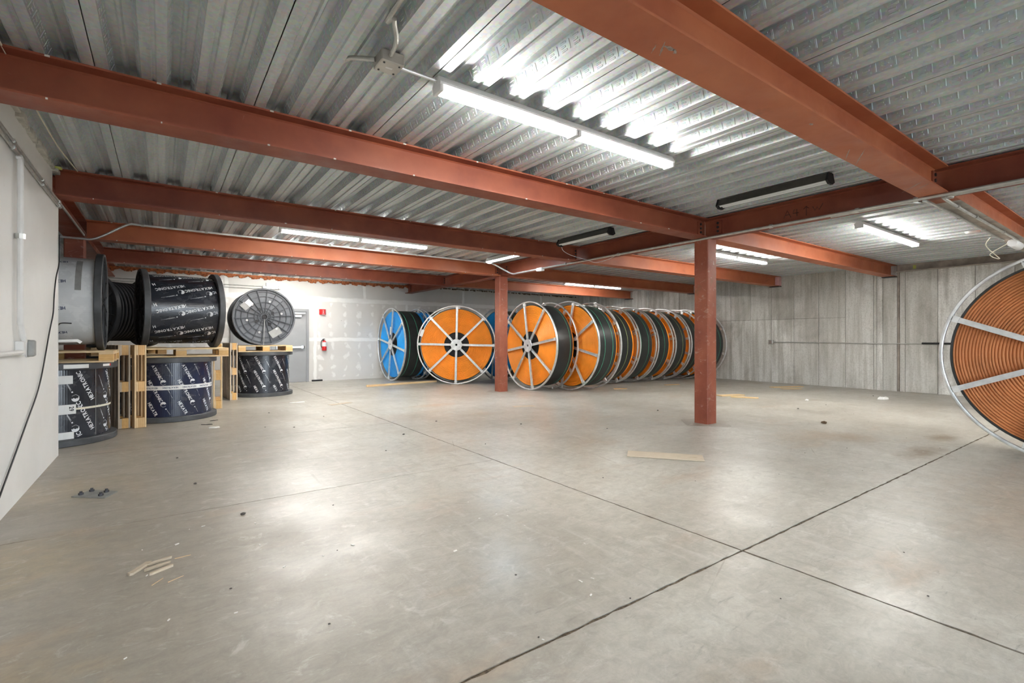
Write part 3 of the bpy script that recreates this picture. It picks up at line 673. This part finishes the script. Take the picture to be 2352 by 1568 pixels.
def lettering(Rr, z0, z1, ang, size, pz, pa, lead=.0, small=True, word=WORD):
    """printed pattern unrolled round a drum (axis z); returns MB"""
    mb = MB(); n = max(1, round(2 * PI * Rr / pa)); pa = 2 * PI * Rr / n; ca, sa = math.cos(ang), math.sin(ang)
    L, wd = text(word, size); E = [([(a + wd + size * .75, b + size * .36) for a, b in v], f) for v, f in emblem(size * .62)]
    S = [([(a, b) for a, b in v], f) for v, f in smallprint(size * .24)]
    def put(pieces, s0, zz):
        for v, f in pieces:
            q = [(s0 + a * ca - b * sa, zz + a * sa + b * ca) for a, b in v]
            if min(t[1] for t in q) < z0 + .012 or max(t[1] for t in q) > z1 - .012: continue
            mb.add([((Rr + .002) * math.cos(s / Rr), (Rr + .002) * math.sin(s / Rr), z) for s, z in q], f)
    rows = int((z1 - z0) / pz) + 3
    for i in range(n):
        for j in range(-2, rows + 1):
            s0 = i * pa; zz = z0 + j * pz + lead
            put(L + E, s0, zz)
            if small: put(S, s0 + pa * .5 + .10 * ca, zz + .10 * sa)
    return mb

# ------------------------------------------------------------------ black plastic drums
RF, RD, HR, TFl = .64, .565, 1.0, .08
def flange_mesh(mat):
    mb = MB(); mats = [mat, M['black']]
    prof = [(.055, .0), (.055, .05), (.075, .05), (.075, .034)]
    for r in (.20, .33, .46, .565): prof += [(r - .006, .034), (r - .006, .056), (r + .006, .056), (r + .006, .034)]
    prof += [(.60, .034), (.605, .074), (.612, .08), (.632, .08), (.64, .072), (.64, .008), (.632, 0), (.055, 0)]
    mb.lathe(prof, 64)
    mb.cur = 1
    for k in range(18):
        m = Matrix.Rotation(2 * PI * k / 18, 4, 'Z'); mb.box((.076, -.007, .033), (.603, .007, .066), m)
    for r in (.13, .20, .33, .46, .565): mb.lathe([(r - .008, .034), (r - .008, .0575), (r + .008, .0575), (r + .008, .034)], 48)
    return mb.mesh('flange', mats, .5)
FLM = {k: flange_mesh(M[k]) for k in ('black', 'face', 'blackw')}
drum_mesh = {}
def wrapped(mat):
    if mat not in drum_mesh:
        drum_mesh[mat] = MB().lathe([(.15, TFl), (RD, TFl), (RD, .3), (RD + .002, .5), (RD, .7), (RD, HR - TFl), (.15, HR - TFl)], 96).mesh('wrapped_coil', M[mat], .5)
    return drum_mesh[mat]
washer = MB().lathe([(.010, 0), (.022, 0), (.022, .006), (.010, .006)], 16, close=True).mesh('washer', M['label'])
hole = MB().lathe([(0, .001), (.034, .001), (.034, 0), (0, 0)], 20).mesh('arbor_hole', M['blackm'])
core_t = MB().lathe([(.054, .01), (.054, .99)], 24).mesh('core_tube', M['blackm'], SM)
def drum(label, loc, rz, lying, wrap='wrapk', ink='ink', pat=None, fl=('blackw', 'blackw'), spin=0., group=None):
    t = thing('cable_drum', label, 'drum', loc, (0, 0, rz), group)
    base = Matrix.Translation((-HR / 2, 0, RF)) @ Matrix.Rotation(PI / 2, 4, 'Y') if lying else Matrix.Identity(4)
    base = base @ Matrix.Rotation(spin, 4, 'Z')
    def put(name, me, m=Matrix.Identity(4)):
        o = link(name, me, t); o.matrix_local = base @ m; return o
    put('flange', FLM[fl[1]], Matrix.Translation((0, 0, HR - TFl)))
    put('flange', FLM[fl[0]], Matrix.Translation((0, 0, TFl)) @ Matrix.Rotation(PI, 4, 'X'))
    put('wrapped_coil', wrapped(wrap)); put('core_tube', core_t)
    if pat: put('printed_lettering', lettering(RD, TFl, HR - TFl, *pat).mesh('printed_lettering', M[ink]))['kind'] = 'stuff'
    return t, put
def patch(z0, z1, a0, a1, rr, mat, name, put, n=10, th=.0):
    """thin sheet stuck round the drum"""
    v = []; 
    for i in range(n + 1):
        a = a0 + (a1 - a0) * i / n
        v += [(rr * math.cos(a), rr * math.sin(a), z0 + th * i / n), (rr * math.cos(a), rr * math.sin(a), z1 + th * i / n)]
    return put(name, MB().add(v, [(2 * i, 2 * i + 2, 2 * i + 3, 2 * i + 1) for i in range(n)]).mesh(name, M[mat]))
def curved_text(s, size, rr, a0, z, ang, mat, name, put):
    L, wd = text(s, size); ca, sa = math.cos(ang), math.sin(ang); mb = MB()
    for v, f in L:
        mb.add([(rr * math.cos(a0 + (p * ca - q * sa) / rr), rr * math.sin(a0 + (p * ca - q * sa) / rr), z + p * sa + q * ca) for p, q in v], f)
    o = put(name, mb.mesh(name, M[mat])); o['kind'] = 'stuff'; return o
D = math.radians
D1 = (-1.13, 8.43); D5 = (.125, 9.84); D8 = (1.90, 12.62)
# lower left: tag 29
t, put = drum('black film-wrapped drum standing on end beside the partition, with a tag numbered 29', (*D1, 0), 0, False, 'wrapk', 'ink', (D(115), .069, .37, .40, .10), spin=0)
vd = math.atan2(-D1[1], -D1[0])      # direction toward the camera position
patch(.75, .85, D(-115), D(-64), RD + .004, 'label', 'paper_strip', put); patch(.085, .17, D(-115), D(-63), RD + .004, 'label', 'paper_strip', put)
patch(.385, .50, D(-118), D(-61), RD + .006, 'label', 'tag_label', put)
curved_text('29', .062, RD + .008, D(-67.5), .475, -PI / 2, 'blackm', 'tag_number', put)
patch(.43, .455, D(-62), D(40), RD + .005, 'strap', 'strap', put, 14)
patch(.085, .915, D(-38.5), D(-38), RD + .005, 'grey', 'seam_cord', put, 2)
patch(HR - .062, HR - .015, D(-74), D(-52), RF + .003, 'label', 'flange_label', put, 6); patch(HR - .05, HR - .022, D(-36), D(-24), RF + .003, 'label', 'flange_sticker', put, 4); patch(HR - .05, HR - .022, D(-26), D(-24), RF + .004, 'redlab', 'red_print', put, 2)
# lower middle: navy
t, put = drum('navy blue film-wrapped drum standing on end behind leaning pallets, white printed tape round it', (*D5, 0), 0, False, 'wrapb', 'ink', (D(-63), .065, .34, .395, .22), spin=-.05)
vd = math.atan2(-D5[1], -D5[0])
patch(.50, .565, vd - 1.3, vd + 1.45, RD + .005, 'label', 'printed_tape', put, 24)
for k in range(7): curved_text(WORD, .036, RD + .0065, vd - .72 + k * .46, .545, PI, 'inkb', 'tape_lettering', put)
# lower right
t, put = drum('black film-wrapped drum standing on end in front of the grey door', (*D8, 0), 0, False, 'wrapk', 'ink', (D(-63), .065, .34, .395, .16), spin=.05)
# hidden support behind
drum('dark drum standing on end half hidden behind the leaning pallets, under the loose black coil', (-.62, 11.35, 0), 0, False, 'wrapk', 'ink', None)
PZ = 1.0; PH = .144
# upper left: pale wrap
t, put = drum('pale grey wrapped drum lying on a pallet, half hidden by the white partition', (-1.12, 8.50, PZ + PH), D(1), True, 'wrapw', 'inkb', None)
for k in range(4): curved_text(WORD, .052, RD + .003, D(-148 + 34 * k), .655, D(-84), 'inkb', 'printed_lettering', put)
patch(.74, .80, D(-151), D(-101), RD + .004, 'grey', 'grey_tape', put, 8)
# upper middle
t, put = drum('black printed drum lying on its side on the pallet over the navy drum', (.235, 9.98, PZ + PH), D(8), True, 'wrapk', 'ink', (D(-73), .066, .355, .345, .06), fl=('blackw', 'blackw'), spin=.2)
t.scale = (1.10, 1, 1)
for k in range(3): patch(.22 + .30 * k, .275 + .30 * k, D(58), D(75), RD + .005, 'grey', 'grey_tape', put, 3)
# upper right, facing the camera
t, put = drum('black ribbed drum on the pallet by the door, spoked face toward the camera', (D8[0] - .03, D8[1] + .02, PZ + PH), D(90), True, 'wrapk', 'ink', None, fl=('face', 'face'), spin=.1)
for k in range(6): put('washer', washer, Matrix.Translation((.36 * math.cos(k * PI / 3 + .2), .36 * math.sin(k * PI / 3 + .2), .012)) @ Matrix.Rotation(PI, 4, 'X'))
for a, r in ((.9, .19), (2.5, .19), (4.1, .19), (5.6, .19)): put('arbor_hole', hole, Matrix.Translation((r * math.cos(a), r * math.sin(a), .0125)) @ Matrix.Rotation(PI, 4, 'X'))
put('face_hole', MB().lathe([(0, 0), (.053, 0), (.053, .002), (0, .002)], 24).mesh('face_hole', M['blackm']), Matrix.Translation((0, 0, .03)))
mm = Matrix.Rotation(D(-140), 4, 'Z')
put('paper_label', MB().box((.36, -.05, .010), (.50, .06, .013)).mesh('paper_label', M['label']), Matrix.Rotation(D(128), 4, 'Z'))
put('clear_label', MB().box((.36, -.17, .011), (.52, -.05, .014)).mesh('clear_label', M['grey']), Matrix.Rotation(D(128), 4, 'Z'))
put('clear_label', MB().box((.33, -.12, .010), (.50, .12, .014)).mesh('clear_label', M['grey']), Matrix.Rotation(D(-38), 4, 'Z'))
put('strap', MB().box((.055, -.007, -.004), (.636, .007, -.001)).mesh('strap', M['grey']), Matrix.Rotation(D(2) - .1, 4, 'Z'))
# loose coil reel between
t = thing('cable_reel', 'black reel of loose dark cable lying between the pale drum and the printed drum', 'drum', (-.62, 11.35, PZ + PH), (0, 0, D(38)))
base = Matrix.Translation((-.5, 0, RF)) @ Matrix.Rotation(PI / 2, 4, 'Y')
for z, fl in ((0, True), (1., False)):
    o = link('flange', FLM['black'], t); o.matrix_local = base @ (Matrix.Translation((0, 0, TFl)) @ Matrix.Rotation(PI, 4, 'X') if fl else Matrix.Translation((0, 0, 1 - TFl)))
prof = []
for k in range(14): 
    z = .1 + k * .058; prof += [(.50, z), (.525, z + .015), (.53, z + .029), (.525, z + .043), (.50, z + .057)]
o = link('cable_coil', MB().lathe(prof, 72).mesh('cable_coil', M['black'], SM), t); o.matrix_local = base

# ------------------------------------------------------------------ pallets
def pbox(sx, sy, sz, mat, nm): return MB().bbox((-sx / 2, -sy / 2, 0), (sx / 2, sy / 2, sz), .003).mesh(nm, M[mat])
PM = {}
def pallet(label, loc, rot, tone='wood', L=1.2, W=1.0):
    t = thing('wooden_pallet', label, 'pallet', loc, rot, None); k = (tone, L, W)
    if k not in PM: PM[k] = (pbox(L, .125, .022, tone, 'slat'), pbox(.145, W, .022, tone, 'cross_board'), pbox(.145, .10, .078, 'woodo', 'block'), pbox(L, .10, .022, tone, 'bottom_board'))
    sl, cb_, bk, bt = PM[k]
    n = min(5, int(W / .14))
    for i in range(n): link('slat', sl, t, (0, -W / 2 + .0625 + i * (W - .125) / (n - 1), .122))
    for x in (-L / 2 + .0725, 0, L / 2 - .0725):
        link('cross_board', cb_, t, (x, 0, .100))
        for y in (-W / 2 + .05, 0, W / 2 - .05): link('block', bk, t, (x, y, .022))
    for y in (-W / 2 + .05, 0, W / 2 - .05): link('bottom_board', bt, t, (0, y, 0))
    return t
pallet('flat pallet on top of the drum tagged 29, under the pale drum', (-1.15, 8.44, PZ), (0, 0, 0), L=1.3)
pallet('flat pallet on top of the navy drum, under the black printed drum', (.24, 9.93, PZ), (0, 0, D(1)), L=1.32)
pallet('flat pallet between the two drums that stand in front of the door', (D8[0], D8[1], PZ), (0, 0, 0), L=1.1, W=1.0)
pallet('flat pallet under the loose black cable reel', (-.62, 11.35, PZ), (0, 0, D(20)), L=1.1)
q = -PI / 2
pallet('pale pallet standing on edge nearest the camera, left of the navy drum', (-.187 - .21 * math.sin(D(17)), 8.94 + .21 * math.cos(D(17)), .602), (0, q, D(17)), 'wood', W=.42)
pallet('second pallet standing on edge, just left of the nearest standing one', (-.375 - .3 * math.sin(D(17)), 8.99 + .3 * math.cos(D(17)), .602), (0, q, D(17)), 'woodg', W=.6)
pallet('pallet standing on edge right of the navy drum', (.935, 10.90, .602), (0, q, D(-4)), 'wood', W=.8)
pallet('pallet standing on edge beside the drum in front of the door', (1.267, 12.20, .602), (0, q, D(4.7)), 'woodg', W=.8)

# ------------------------------------------------------------------ steel duct reels
RR, RC, RI = 1.12, 1.015, .355
rim_m = MB().lathe([(RR, -.018), (RR, .018), (RR - .008, .024), (RR - .027, .024), (RR - .035, .016), (RR - .035, -.016), (RR - .027, -.024), (RR - .008, -.024)], 96, 'x', True, Matrix.Identity(4)).mesh('rim', M['galv'], .9)
def spoke_mesh():
    mb = MB().box((-.006, -.030, .10), (.006, .030, RR - .03)); mb.box((-.026, -.030, .10), (-.006, -.022, RR - .03)); mb.box((-.026, .022, .10), (-.006, .030, RR - .03))
    mb.box((-.030, -.036, RR - .10), (.012, .036, RR - .045)); return mb.mesh('spoke', M['galv'])
spk = spoke_mesh()
hubm = MB().lathe([(.035, -.035), (.17, -.035), (.175, -.03), (.175, -.022), (.03, -.022)], 8, 'x', True).mesh('hub_plate', M['galv'])
clampm = MB().bbox((-.03, -.03, -.012), (.03, .03, .03), .005).mesh('rim_clamp', M['chrome'])
def coil_mesh(w, mat, rings=24, seg=72, wob=.0, seed=1, cap=True):
    rr = random.Random(seed); pitch = (RC - RI) / rings; A = [(rr.uniform(0, 6.28), rr.uniform(0, 6.28), rr.uniform(.4, 1)) for _ in range(rings)]
    mb = MB(); hw = w / 2; per = 4; V = []; n = seg
    def face(sg):
        base = len(mb.v); k = rings * per + 1; v = []
        for i in range(n):
            a = 2 * PI * i / n
            for j in range(rings):
                p1, p2, am = A[j]; d = wob * am * (math.sin(a + p1) + .6 * math.sin(3 * a + p2)); dx = wob * .6 * am * math.sin(2 * a + p2)
                if j in (0, rings - 1): d = 0
                r0 = RI + j * pitch
                for q in range(per):
                    f = q / per; h = math.sin(PI * f) ** .45 if 0 < f < 1 else 0
                    r = r0 + f * pitch + d * (1 if q else .6); x = sg * (hw - pitch * .48 + pitch * .48 * h + (dx if q else 0)); v.append((x, r * math.cos(a), r * math.sin(a)))
            v.append((sg * (hw - pitch * .5), RC * math.cos(a), RC * math.sin(a)))
        mb.add(v, [(i * k + p, ((i + 1) % n) * k + p, ((i + 1) % n) * k + p + 1, i * k + p + 1) for i in range(n) for p in range(k - 1)])
    face(-1); face(1)
    mb.lathe([(RC, -hw + pitch * .5), (RC, hw - pitch * .5)], n, 'x')
    return mb.mesh('duct_coil', M[mat], .9)
CM = {}
def duct_reel(label, xn, yc, az, w, col, spin=0, wraps=(.02, .90), stripes=(.12, .55), tagpos=None, wob=.0014, seg=72, stripe='green', group='steel reels of duct', wrapcol='sheath'):
    c, s = math.cos(az), math.sin(az)
    t = thing('duct_reel', label, 'reel', (xn + c * w / 2, yc + s * w / 2, 0), (0, 0, az), group)
    ctr = Vector((0, 0, RR)); k = (col, round(w, 2), seg)
    if k not in CM: CM[k] = coil_mesh(w - .09, col, seg=seg, wob=wob)
    link('duct_coil', CM[k], t, ctr)
    link('core', MB().lathe([(0, -w / 2 + .09), (RI - .01, -w / 2 + .09), (RI + .002, -w / 2 + .06), (RI + .002, w / 2 - .06), (RI - .01, w / 2 - .09), (0, w / 2 - .09)], 40, 'x').mesh('core', M['blackm'], SM), t, ctr)
    a, b = -w / 2 + .05 + wraps[0] * (w - .1), -w / 2 + .05 + wraps[1] * (w - .1)
    link('outer_wrap', MB().lathe([(RC - .01, a), (RC + .014, a), (RC + .018, (a + b) / 2), (RC + .014, b), (RC - .01, b)], 96, 'x').mesh('outer_wrap', M[wrapcol], SM), t, ctr)
    for f in stripes:
        x = a + f * (b - a); link('stripe', MB().lathe([(RC + .0195, x - .007), (RC + .0215, x), (RC + .0195, x + .007)], 96, 'x').mesh('stripe', M[stripe], SM), t, ctr)
    for sg in (-1, 1):
        rz = 0 if sg < 0 else PI
        link('rim', rim_m, t, (sg * w / 2, 0, RR))
        o = link('hub_plate', hubm, t, (sg * (w / 2), 0, RR), (spin, 0, rz))
        for i in range(8):
            o = link('spoke', spk, t, (sg * (w / 2), 0, RR)); o.matrix_local = Matrix.Translation((sg * w / 2, 0, RR)) @ Matrix.Rotation(spin + i * PI / 4, 4, 'X') @ Matrix.Rotation(rz, 4, 'Z')
            if sg > 0:
                o = link('rim_clamp', clampm, t); o.matrix_local = Matrix.Translation((w / 2 - .02, 0, RR)) @ Matrix.Rotation(spin + i * PI / 4, 4, 'X') @ Matrix.Translation((0, 0, RR - .02))
    if tagpos:
        ang, r, hx, hy = tagpos
        o = link('paper_label', MB().box((-.036, -hx, -hy), (-.032, hx, hy)).mesh('paper_label', M['label']), t); o.matrix_local = Matrix.Translation((-w / 2, 0, RR)) @ Matrix.Rotation(ang, 4, 'X') @ Matrix.Translation((0, 0, r))
    return t
FW = TH
duct_reel('bright blue duct reel nearest the fire extinguisher, its face toward the left', 5.74, 14.41, 0, .83, 'blue', .17, (.03, .86), (.16, .62), (.10, .42, .05, .12))
duct_reel('dark wrapped reel just behind the bright blue reel at the back wall', 6.72, 14.41, 0, .68, 'blue', .3)
duct_reel('reel at the back wall of which only the rim shows, left of the farther column', 7.55, 14.41, 0, .68, 'blue', .1)
duct_reel('shadowed dark blue reel half hidden behind the farther column', 8.42, 12.62, 0, .66, 'blue', .2)
duct_reel('orange duct reel turned full face to the camera, left of the farther column', 6.80, 12.20, FW, .5, 'orange', .02, (.03, .9), (.3,), (D(-71), 1.03, .10, .045))
duct_reel('orange duct reel just right of the farther column, first of the long row', 7.54, 9.80, 0, .66, 'orange', D(-9), (.02, .92), (.06, .84), stripe='green')
duct_reel('second orange reel of the row, standing a little forward', 8.30, 9.18, 0, .75, 'orange', D(12), (.02, .93), (.35, .80))
names = ['third', 'fourth', 'fifth', 'sixth', 'seventh', 'eighth']
for i, nm in enumerate(names):
    duct_reel(f'{nm} reel of the long row counted from the farther column' if i < 5 else 'last reel of the long row, seen right of the nearer column', 9.87 + i * .785, 9.68 if i == 5 else 9.93, D(R.uniform(-1, 1)), .68, 'orange', R.uniform(0, .7),
              (.02, .97 if i == 5 else .88 if i % 2 == 0 else .94), ((.10, .62) if i % 2 == 0 else (.12, .72)), stripe='green' if i % 3 else 'yellow')
# the near brown reel, cut by the right edge
duct_reel('large reel of brown duct at the right edge, close to the camera', 7.5, .625, D(3), .75, 'brown', D(22.5), (-.03, .9), (), None, .0032, 160)

# ------------------------------------------------------------------ things on the floor
def board(name, cx_, cy_, L, W, T, ang, mat, label, cat='board', z=.0015):
    mb = MB().bbox((-L / 2, -W / 2, 0), (L / 2, W / 2, T), min(.003, T * .3))
    return tag(link(name, mb.mesh(name, M[mat]), None, (cx_, cy_, z), (0, 0, ang)), label, cat)
board('strand_board', 4.50, 3.39, .80, .26, .012, math.atan2(-.65, .52), 'osb', 'strip of strand board lying flat in the open floor left of the nearer column')
board('wood_board', 10.5, 6.12, .62, .20, .02, -.35, 'wood', 'short pale board on the floor right behind the nearer column')
board('wood_board', 10.36, 5.72, .55, .14, .02, -1.1, 'wood', 'pale board with its end toward the brown reel, right of the nearer column')
board('cardboard_scrap', 5.62, 7.46, .42, .17, .006, -.3, 'osb', 'flat tan scrap between the two columns')
board('cardboard_scrap', 2.88, 9.88, .48, .15, .004, .35, 'osb', 'thin tan scrap lying across the floor joint in front of the door')
board('wood_board', 13.55, 6.32, .95, .18, .015, -.38, 'wood', 'orange tan board near the foot of the concrete wall')
board('wood_board', 13.15, 6.02, .5, .14, .012, -.6, 'wood', 'pale short board just in front of the tan board by the concrete wall')
board('timber_stick', 5.55, 13.03, 2.2, .09, .05, math.atan2(.26, 2.11), 'wood', 'long pale timber stick on the floor in front of the bright blue reel')
board('wood_scrap', 9.6, 8.6, .34, .08, .012, -.5, 'woodo', 'small tan scrap at the foot of the second orange reel')
board('wood_scrap', 11.6, 8.5, .5, .10, .012, -.2, 'woodo', 'small tan scrap at the foot of the middle of the reel row')
def scrap(name, x, y, r, mat, label, cat, seed, h=.012, asp=.5, ang=0):
    rr = random.Random(seed); mb = MB(); n = 9
    P = [(r * rr.uniform(.6, 1.1) * math.cos(2 * PI * i / n), asp * r * rr.uniform(.6, 1.1) * math.sin(2 * PI * i / n)) for i in range(n)]
    v = [(a, b, .001) for a, b in P] + [(a * .92, b * .9, h * rr.uniform(.4, 1)) for a, b in P] + [(0, 0, h * .8)]
    mb.add(v, [tuple(range(n - 1, -1, -1))] + [(i, (i + 1) % n, n + (i + 1) % n, n + i) for i in range(n)] + [(n + i, n + (i + 1) % n, 2 * n) for i in range(n)])
    return tag(link(name, mb.mesh(name, M[mat]), None, (x, y, 0), (0, 0, ang)), label, cat)
scrap('torn_paper', 2.25, 10.58, .17, 'paper', 'white torn paper strip on the floor in front of the door', 'paper', 3, .02, .22, -.1)
scrap('torn_paper', .62, 8.30, .085, 'paper', 'white torn paper scrap in front of the navy drum', 'paper', 4, .02, .6)
scrap('black_scrap', .55, 8.66, .09, 'blackm', 'black sliver nearest the white paper scrap by the navy drum', 'scrap', 5, .008, .3, -.5)
scrap('black_scrap', .66, 9.02, .07, 'blackm', 'black sliver behind the white paper scrap, touching the navy drum shadow', 'scrap', 6, .008, .35, .3)
scrap('plastic_scrap', 12.55, 3.85, .16, 'paper', 'crumpled white plastic near the foot of the concrete wall', 'scrap', 8, .06, .4, -.5)
scrap('plastic_scrap', 11.0, 4.72, .08, 'paper', 'small white scrap on the open floor right of the nearer column', 'scrap', 9, .02, .5)
sp = [((-.137, 3.388), (-.06, 3.484), .028, 'fat pale wood splinter with a frayed end, leftmost of the splinters'), ((-.075, 3.463), (.04, 3.466), .014, 'topmost of the three thin splinters lying together'),
      ((-.072, 3.403), (.049, 3.354), .015, 'middle of the three thin splinters, pinkish'), ((-.051, 3.321), (.049, 3.335), .014, 'lowest of the three thin splinters lying together')]
sp = [((-.150, 3.39), (-.057, 3.515), .034, sp[0][3]), ((-.072, 3.475), (.047, 3.525), .017, sp[1][3]), ((-.083, 3.405), (.040, 3.445), .019, sp[2][3]), ((-.058, 3.330), (.052, 3.395), .018, sp[3][3])]
for (a, b, wd, lb) in sp:
    dx, dy = b[0] - a[0], b[1] - a[1]; L = math.hypot(dx, dy)
    mb = MB().prism([(-L / 2, -wd * .2), (-L * .42, -wd / 2), (L * .46, -wd * .45), (L / 2, 0), (L * .44, wd / 2), (-L * .44, wd * .4)], .001, .014, lambda p, q_, h: (p, q_, h))
    tag(link('wood_splinter', mb.mesh('wood_splinter', M['osb']), None, ((a[0] + b[0]) / 2, (a[1] + b[1]) / 2, 0), (0, 0, math.atan2(dy, dx))), lb, 'splinter')
for x, y, a, lb in ((-.02, 3.22, .9, 'hair-thin splinter below the pile of splinters, left one'), (.06, 3.20, .5, 'hair-thin splinter below the pile of splinters, right one'), (.10, 3.50, .1, 'hair-thin splinter right of the pile of splinters')):
    tag(link('wood_splinter', MB().prism([(-.04, -.002), (.04, -.001), (.04, .001), (-.04, .002)], .001, .004, lambda p, q_, h: (p, q_, h)).mesh('wood_splinter', M['wood']), None, (x, y, 0), (0, 0, a)), lb, 'splinter')
t = thing('anchor_plate', 'grey steel plate with four bolt heads lying near the white partition', 'plate', (-.45, 5.31, 0), (0, 0, .12))
link('plate', MB().prism([(-.15, .05), (-.02, .17), (.14, -.02), (.05, -.17)], .001, .010, lambda a, b, h: (a, b, h)).mesh('plate', M['plate']), t)
for a, b in ((-.09, .05), (-.02, .11), (.07, .0), (.03, -.09)):
    link('bolt', MB().lathe([(0, .010), (.018, .010), (.018, .026), (.010, .028), (.010, .038), (0, .038)], 6).mesh('bolt', M['bolt']), t, (a, b, 0))
crumb = []
for k in range(4):
    rr = random.Random(40 + k); bm_ = bmesh.new(); bmesh.ops.create_icosphere(bm_, subdivisions=1, radius=.016)
    for v in bm_.verts: v.co = Vector((v.co.x * rr.uniform(.7, 1.3), v.co.y * rr.uniform(.7, 1.3), max(-.006, v.co.z * rr.uniform(.5, .8))))
    me = bpy.data.meshes.new('dirt_crumb'); bm_.to_mesh(me); bm_.free(); me.materials.append(M['stone']); crumb.append(me)
o = tag(link('mud_clod', crumb[0].copy(), None, (8.24, 3.29, .015), (0, 0, 1)), 'brown mud clod on the open floor right of the nearer column', 'clod'); o.data.materials[0] = M['clod']; o.scale = (3.2, 2.6, 2.4)
cp = [(6.156, 3.283), (7.913, 2.124), (7.423, 1.766), (7.284, 5.646), (13.0, 4.157), (10.549, 4.158), (9.5, 4.3), (5.2, 4.9), (4.4, 5.9), (3.5, 6.9), (2.2, 8.4), (1.5, 9.4), (1.2, 7.9), (1.6, 7.6), (2.1, 5.4), (3.3, 3.2), (3.9, 2.6), (2.2, 2.9), (1.6, 2.2), (2.5, 1.2), (3.6, 1.0), (3.1, .75),
      (4.8, 2.3), (5.6, 1.9), (5.9, 2.6), (6.6, 2.4), (7.1, 2.9), (8.9, 2.9), (9.7, 3.4), (1.1, 3.9), (.5, 4.1), (.9, 3.0), (.6, 2.3), (.3, 2.9), (1.3, 1.7), (1.9, 1.6), (.2, 5.2), (.1, 6.4), (2.7, 6.2), (3.2, 5.1)]
for i, (x, y) in enumerate(cp):
    o = tag(link('dirt_crumb', crumb[i % 4], None, (x + R.uniform(-.05, .05), y + R.uniform(-.05, .05), .006), (0, 0, R.uniform(0, 6))), 'tiny dark dirt crumb on the bare concrete floor', 'crumb', 'dark dirt crumbs on the floor')
    s = R.uniform(.2, .5) if y < 4 else R.uniform(.5, 1.3); o.scale = (s, s, s * .8)
chipm = MB().prism([(-.02, -.006), (.018, -.009), (.022, .005), (-.012, .010)], .001, .004, lambda a, b, h: (a, b, h)).mesh('wood_chip', M['paper'])
for i in range(26):
    x, y = R.uniform(-.2, 2.2), R.uniform(1.5, 4.2)
    if x * .5826 + y * .8128 < 1.9: y += 1
    o = tag(link('wood_chip', chipm, None, (x, y, 0), (0, 0, R.uniform(0, 6))), 'tiny pale wood chip on the browner floor at the lower left', 'chip', 'pale wood chips on the floor')
    s = R.uniform(.25, .7); o.scale = (s, s * R.uniform(.5, 1.2), 1)
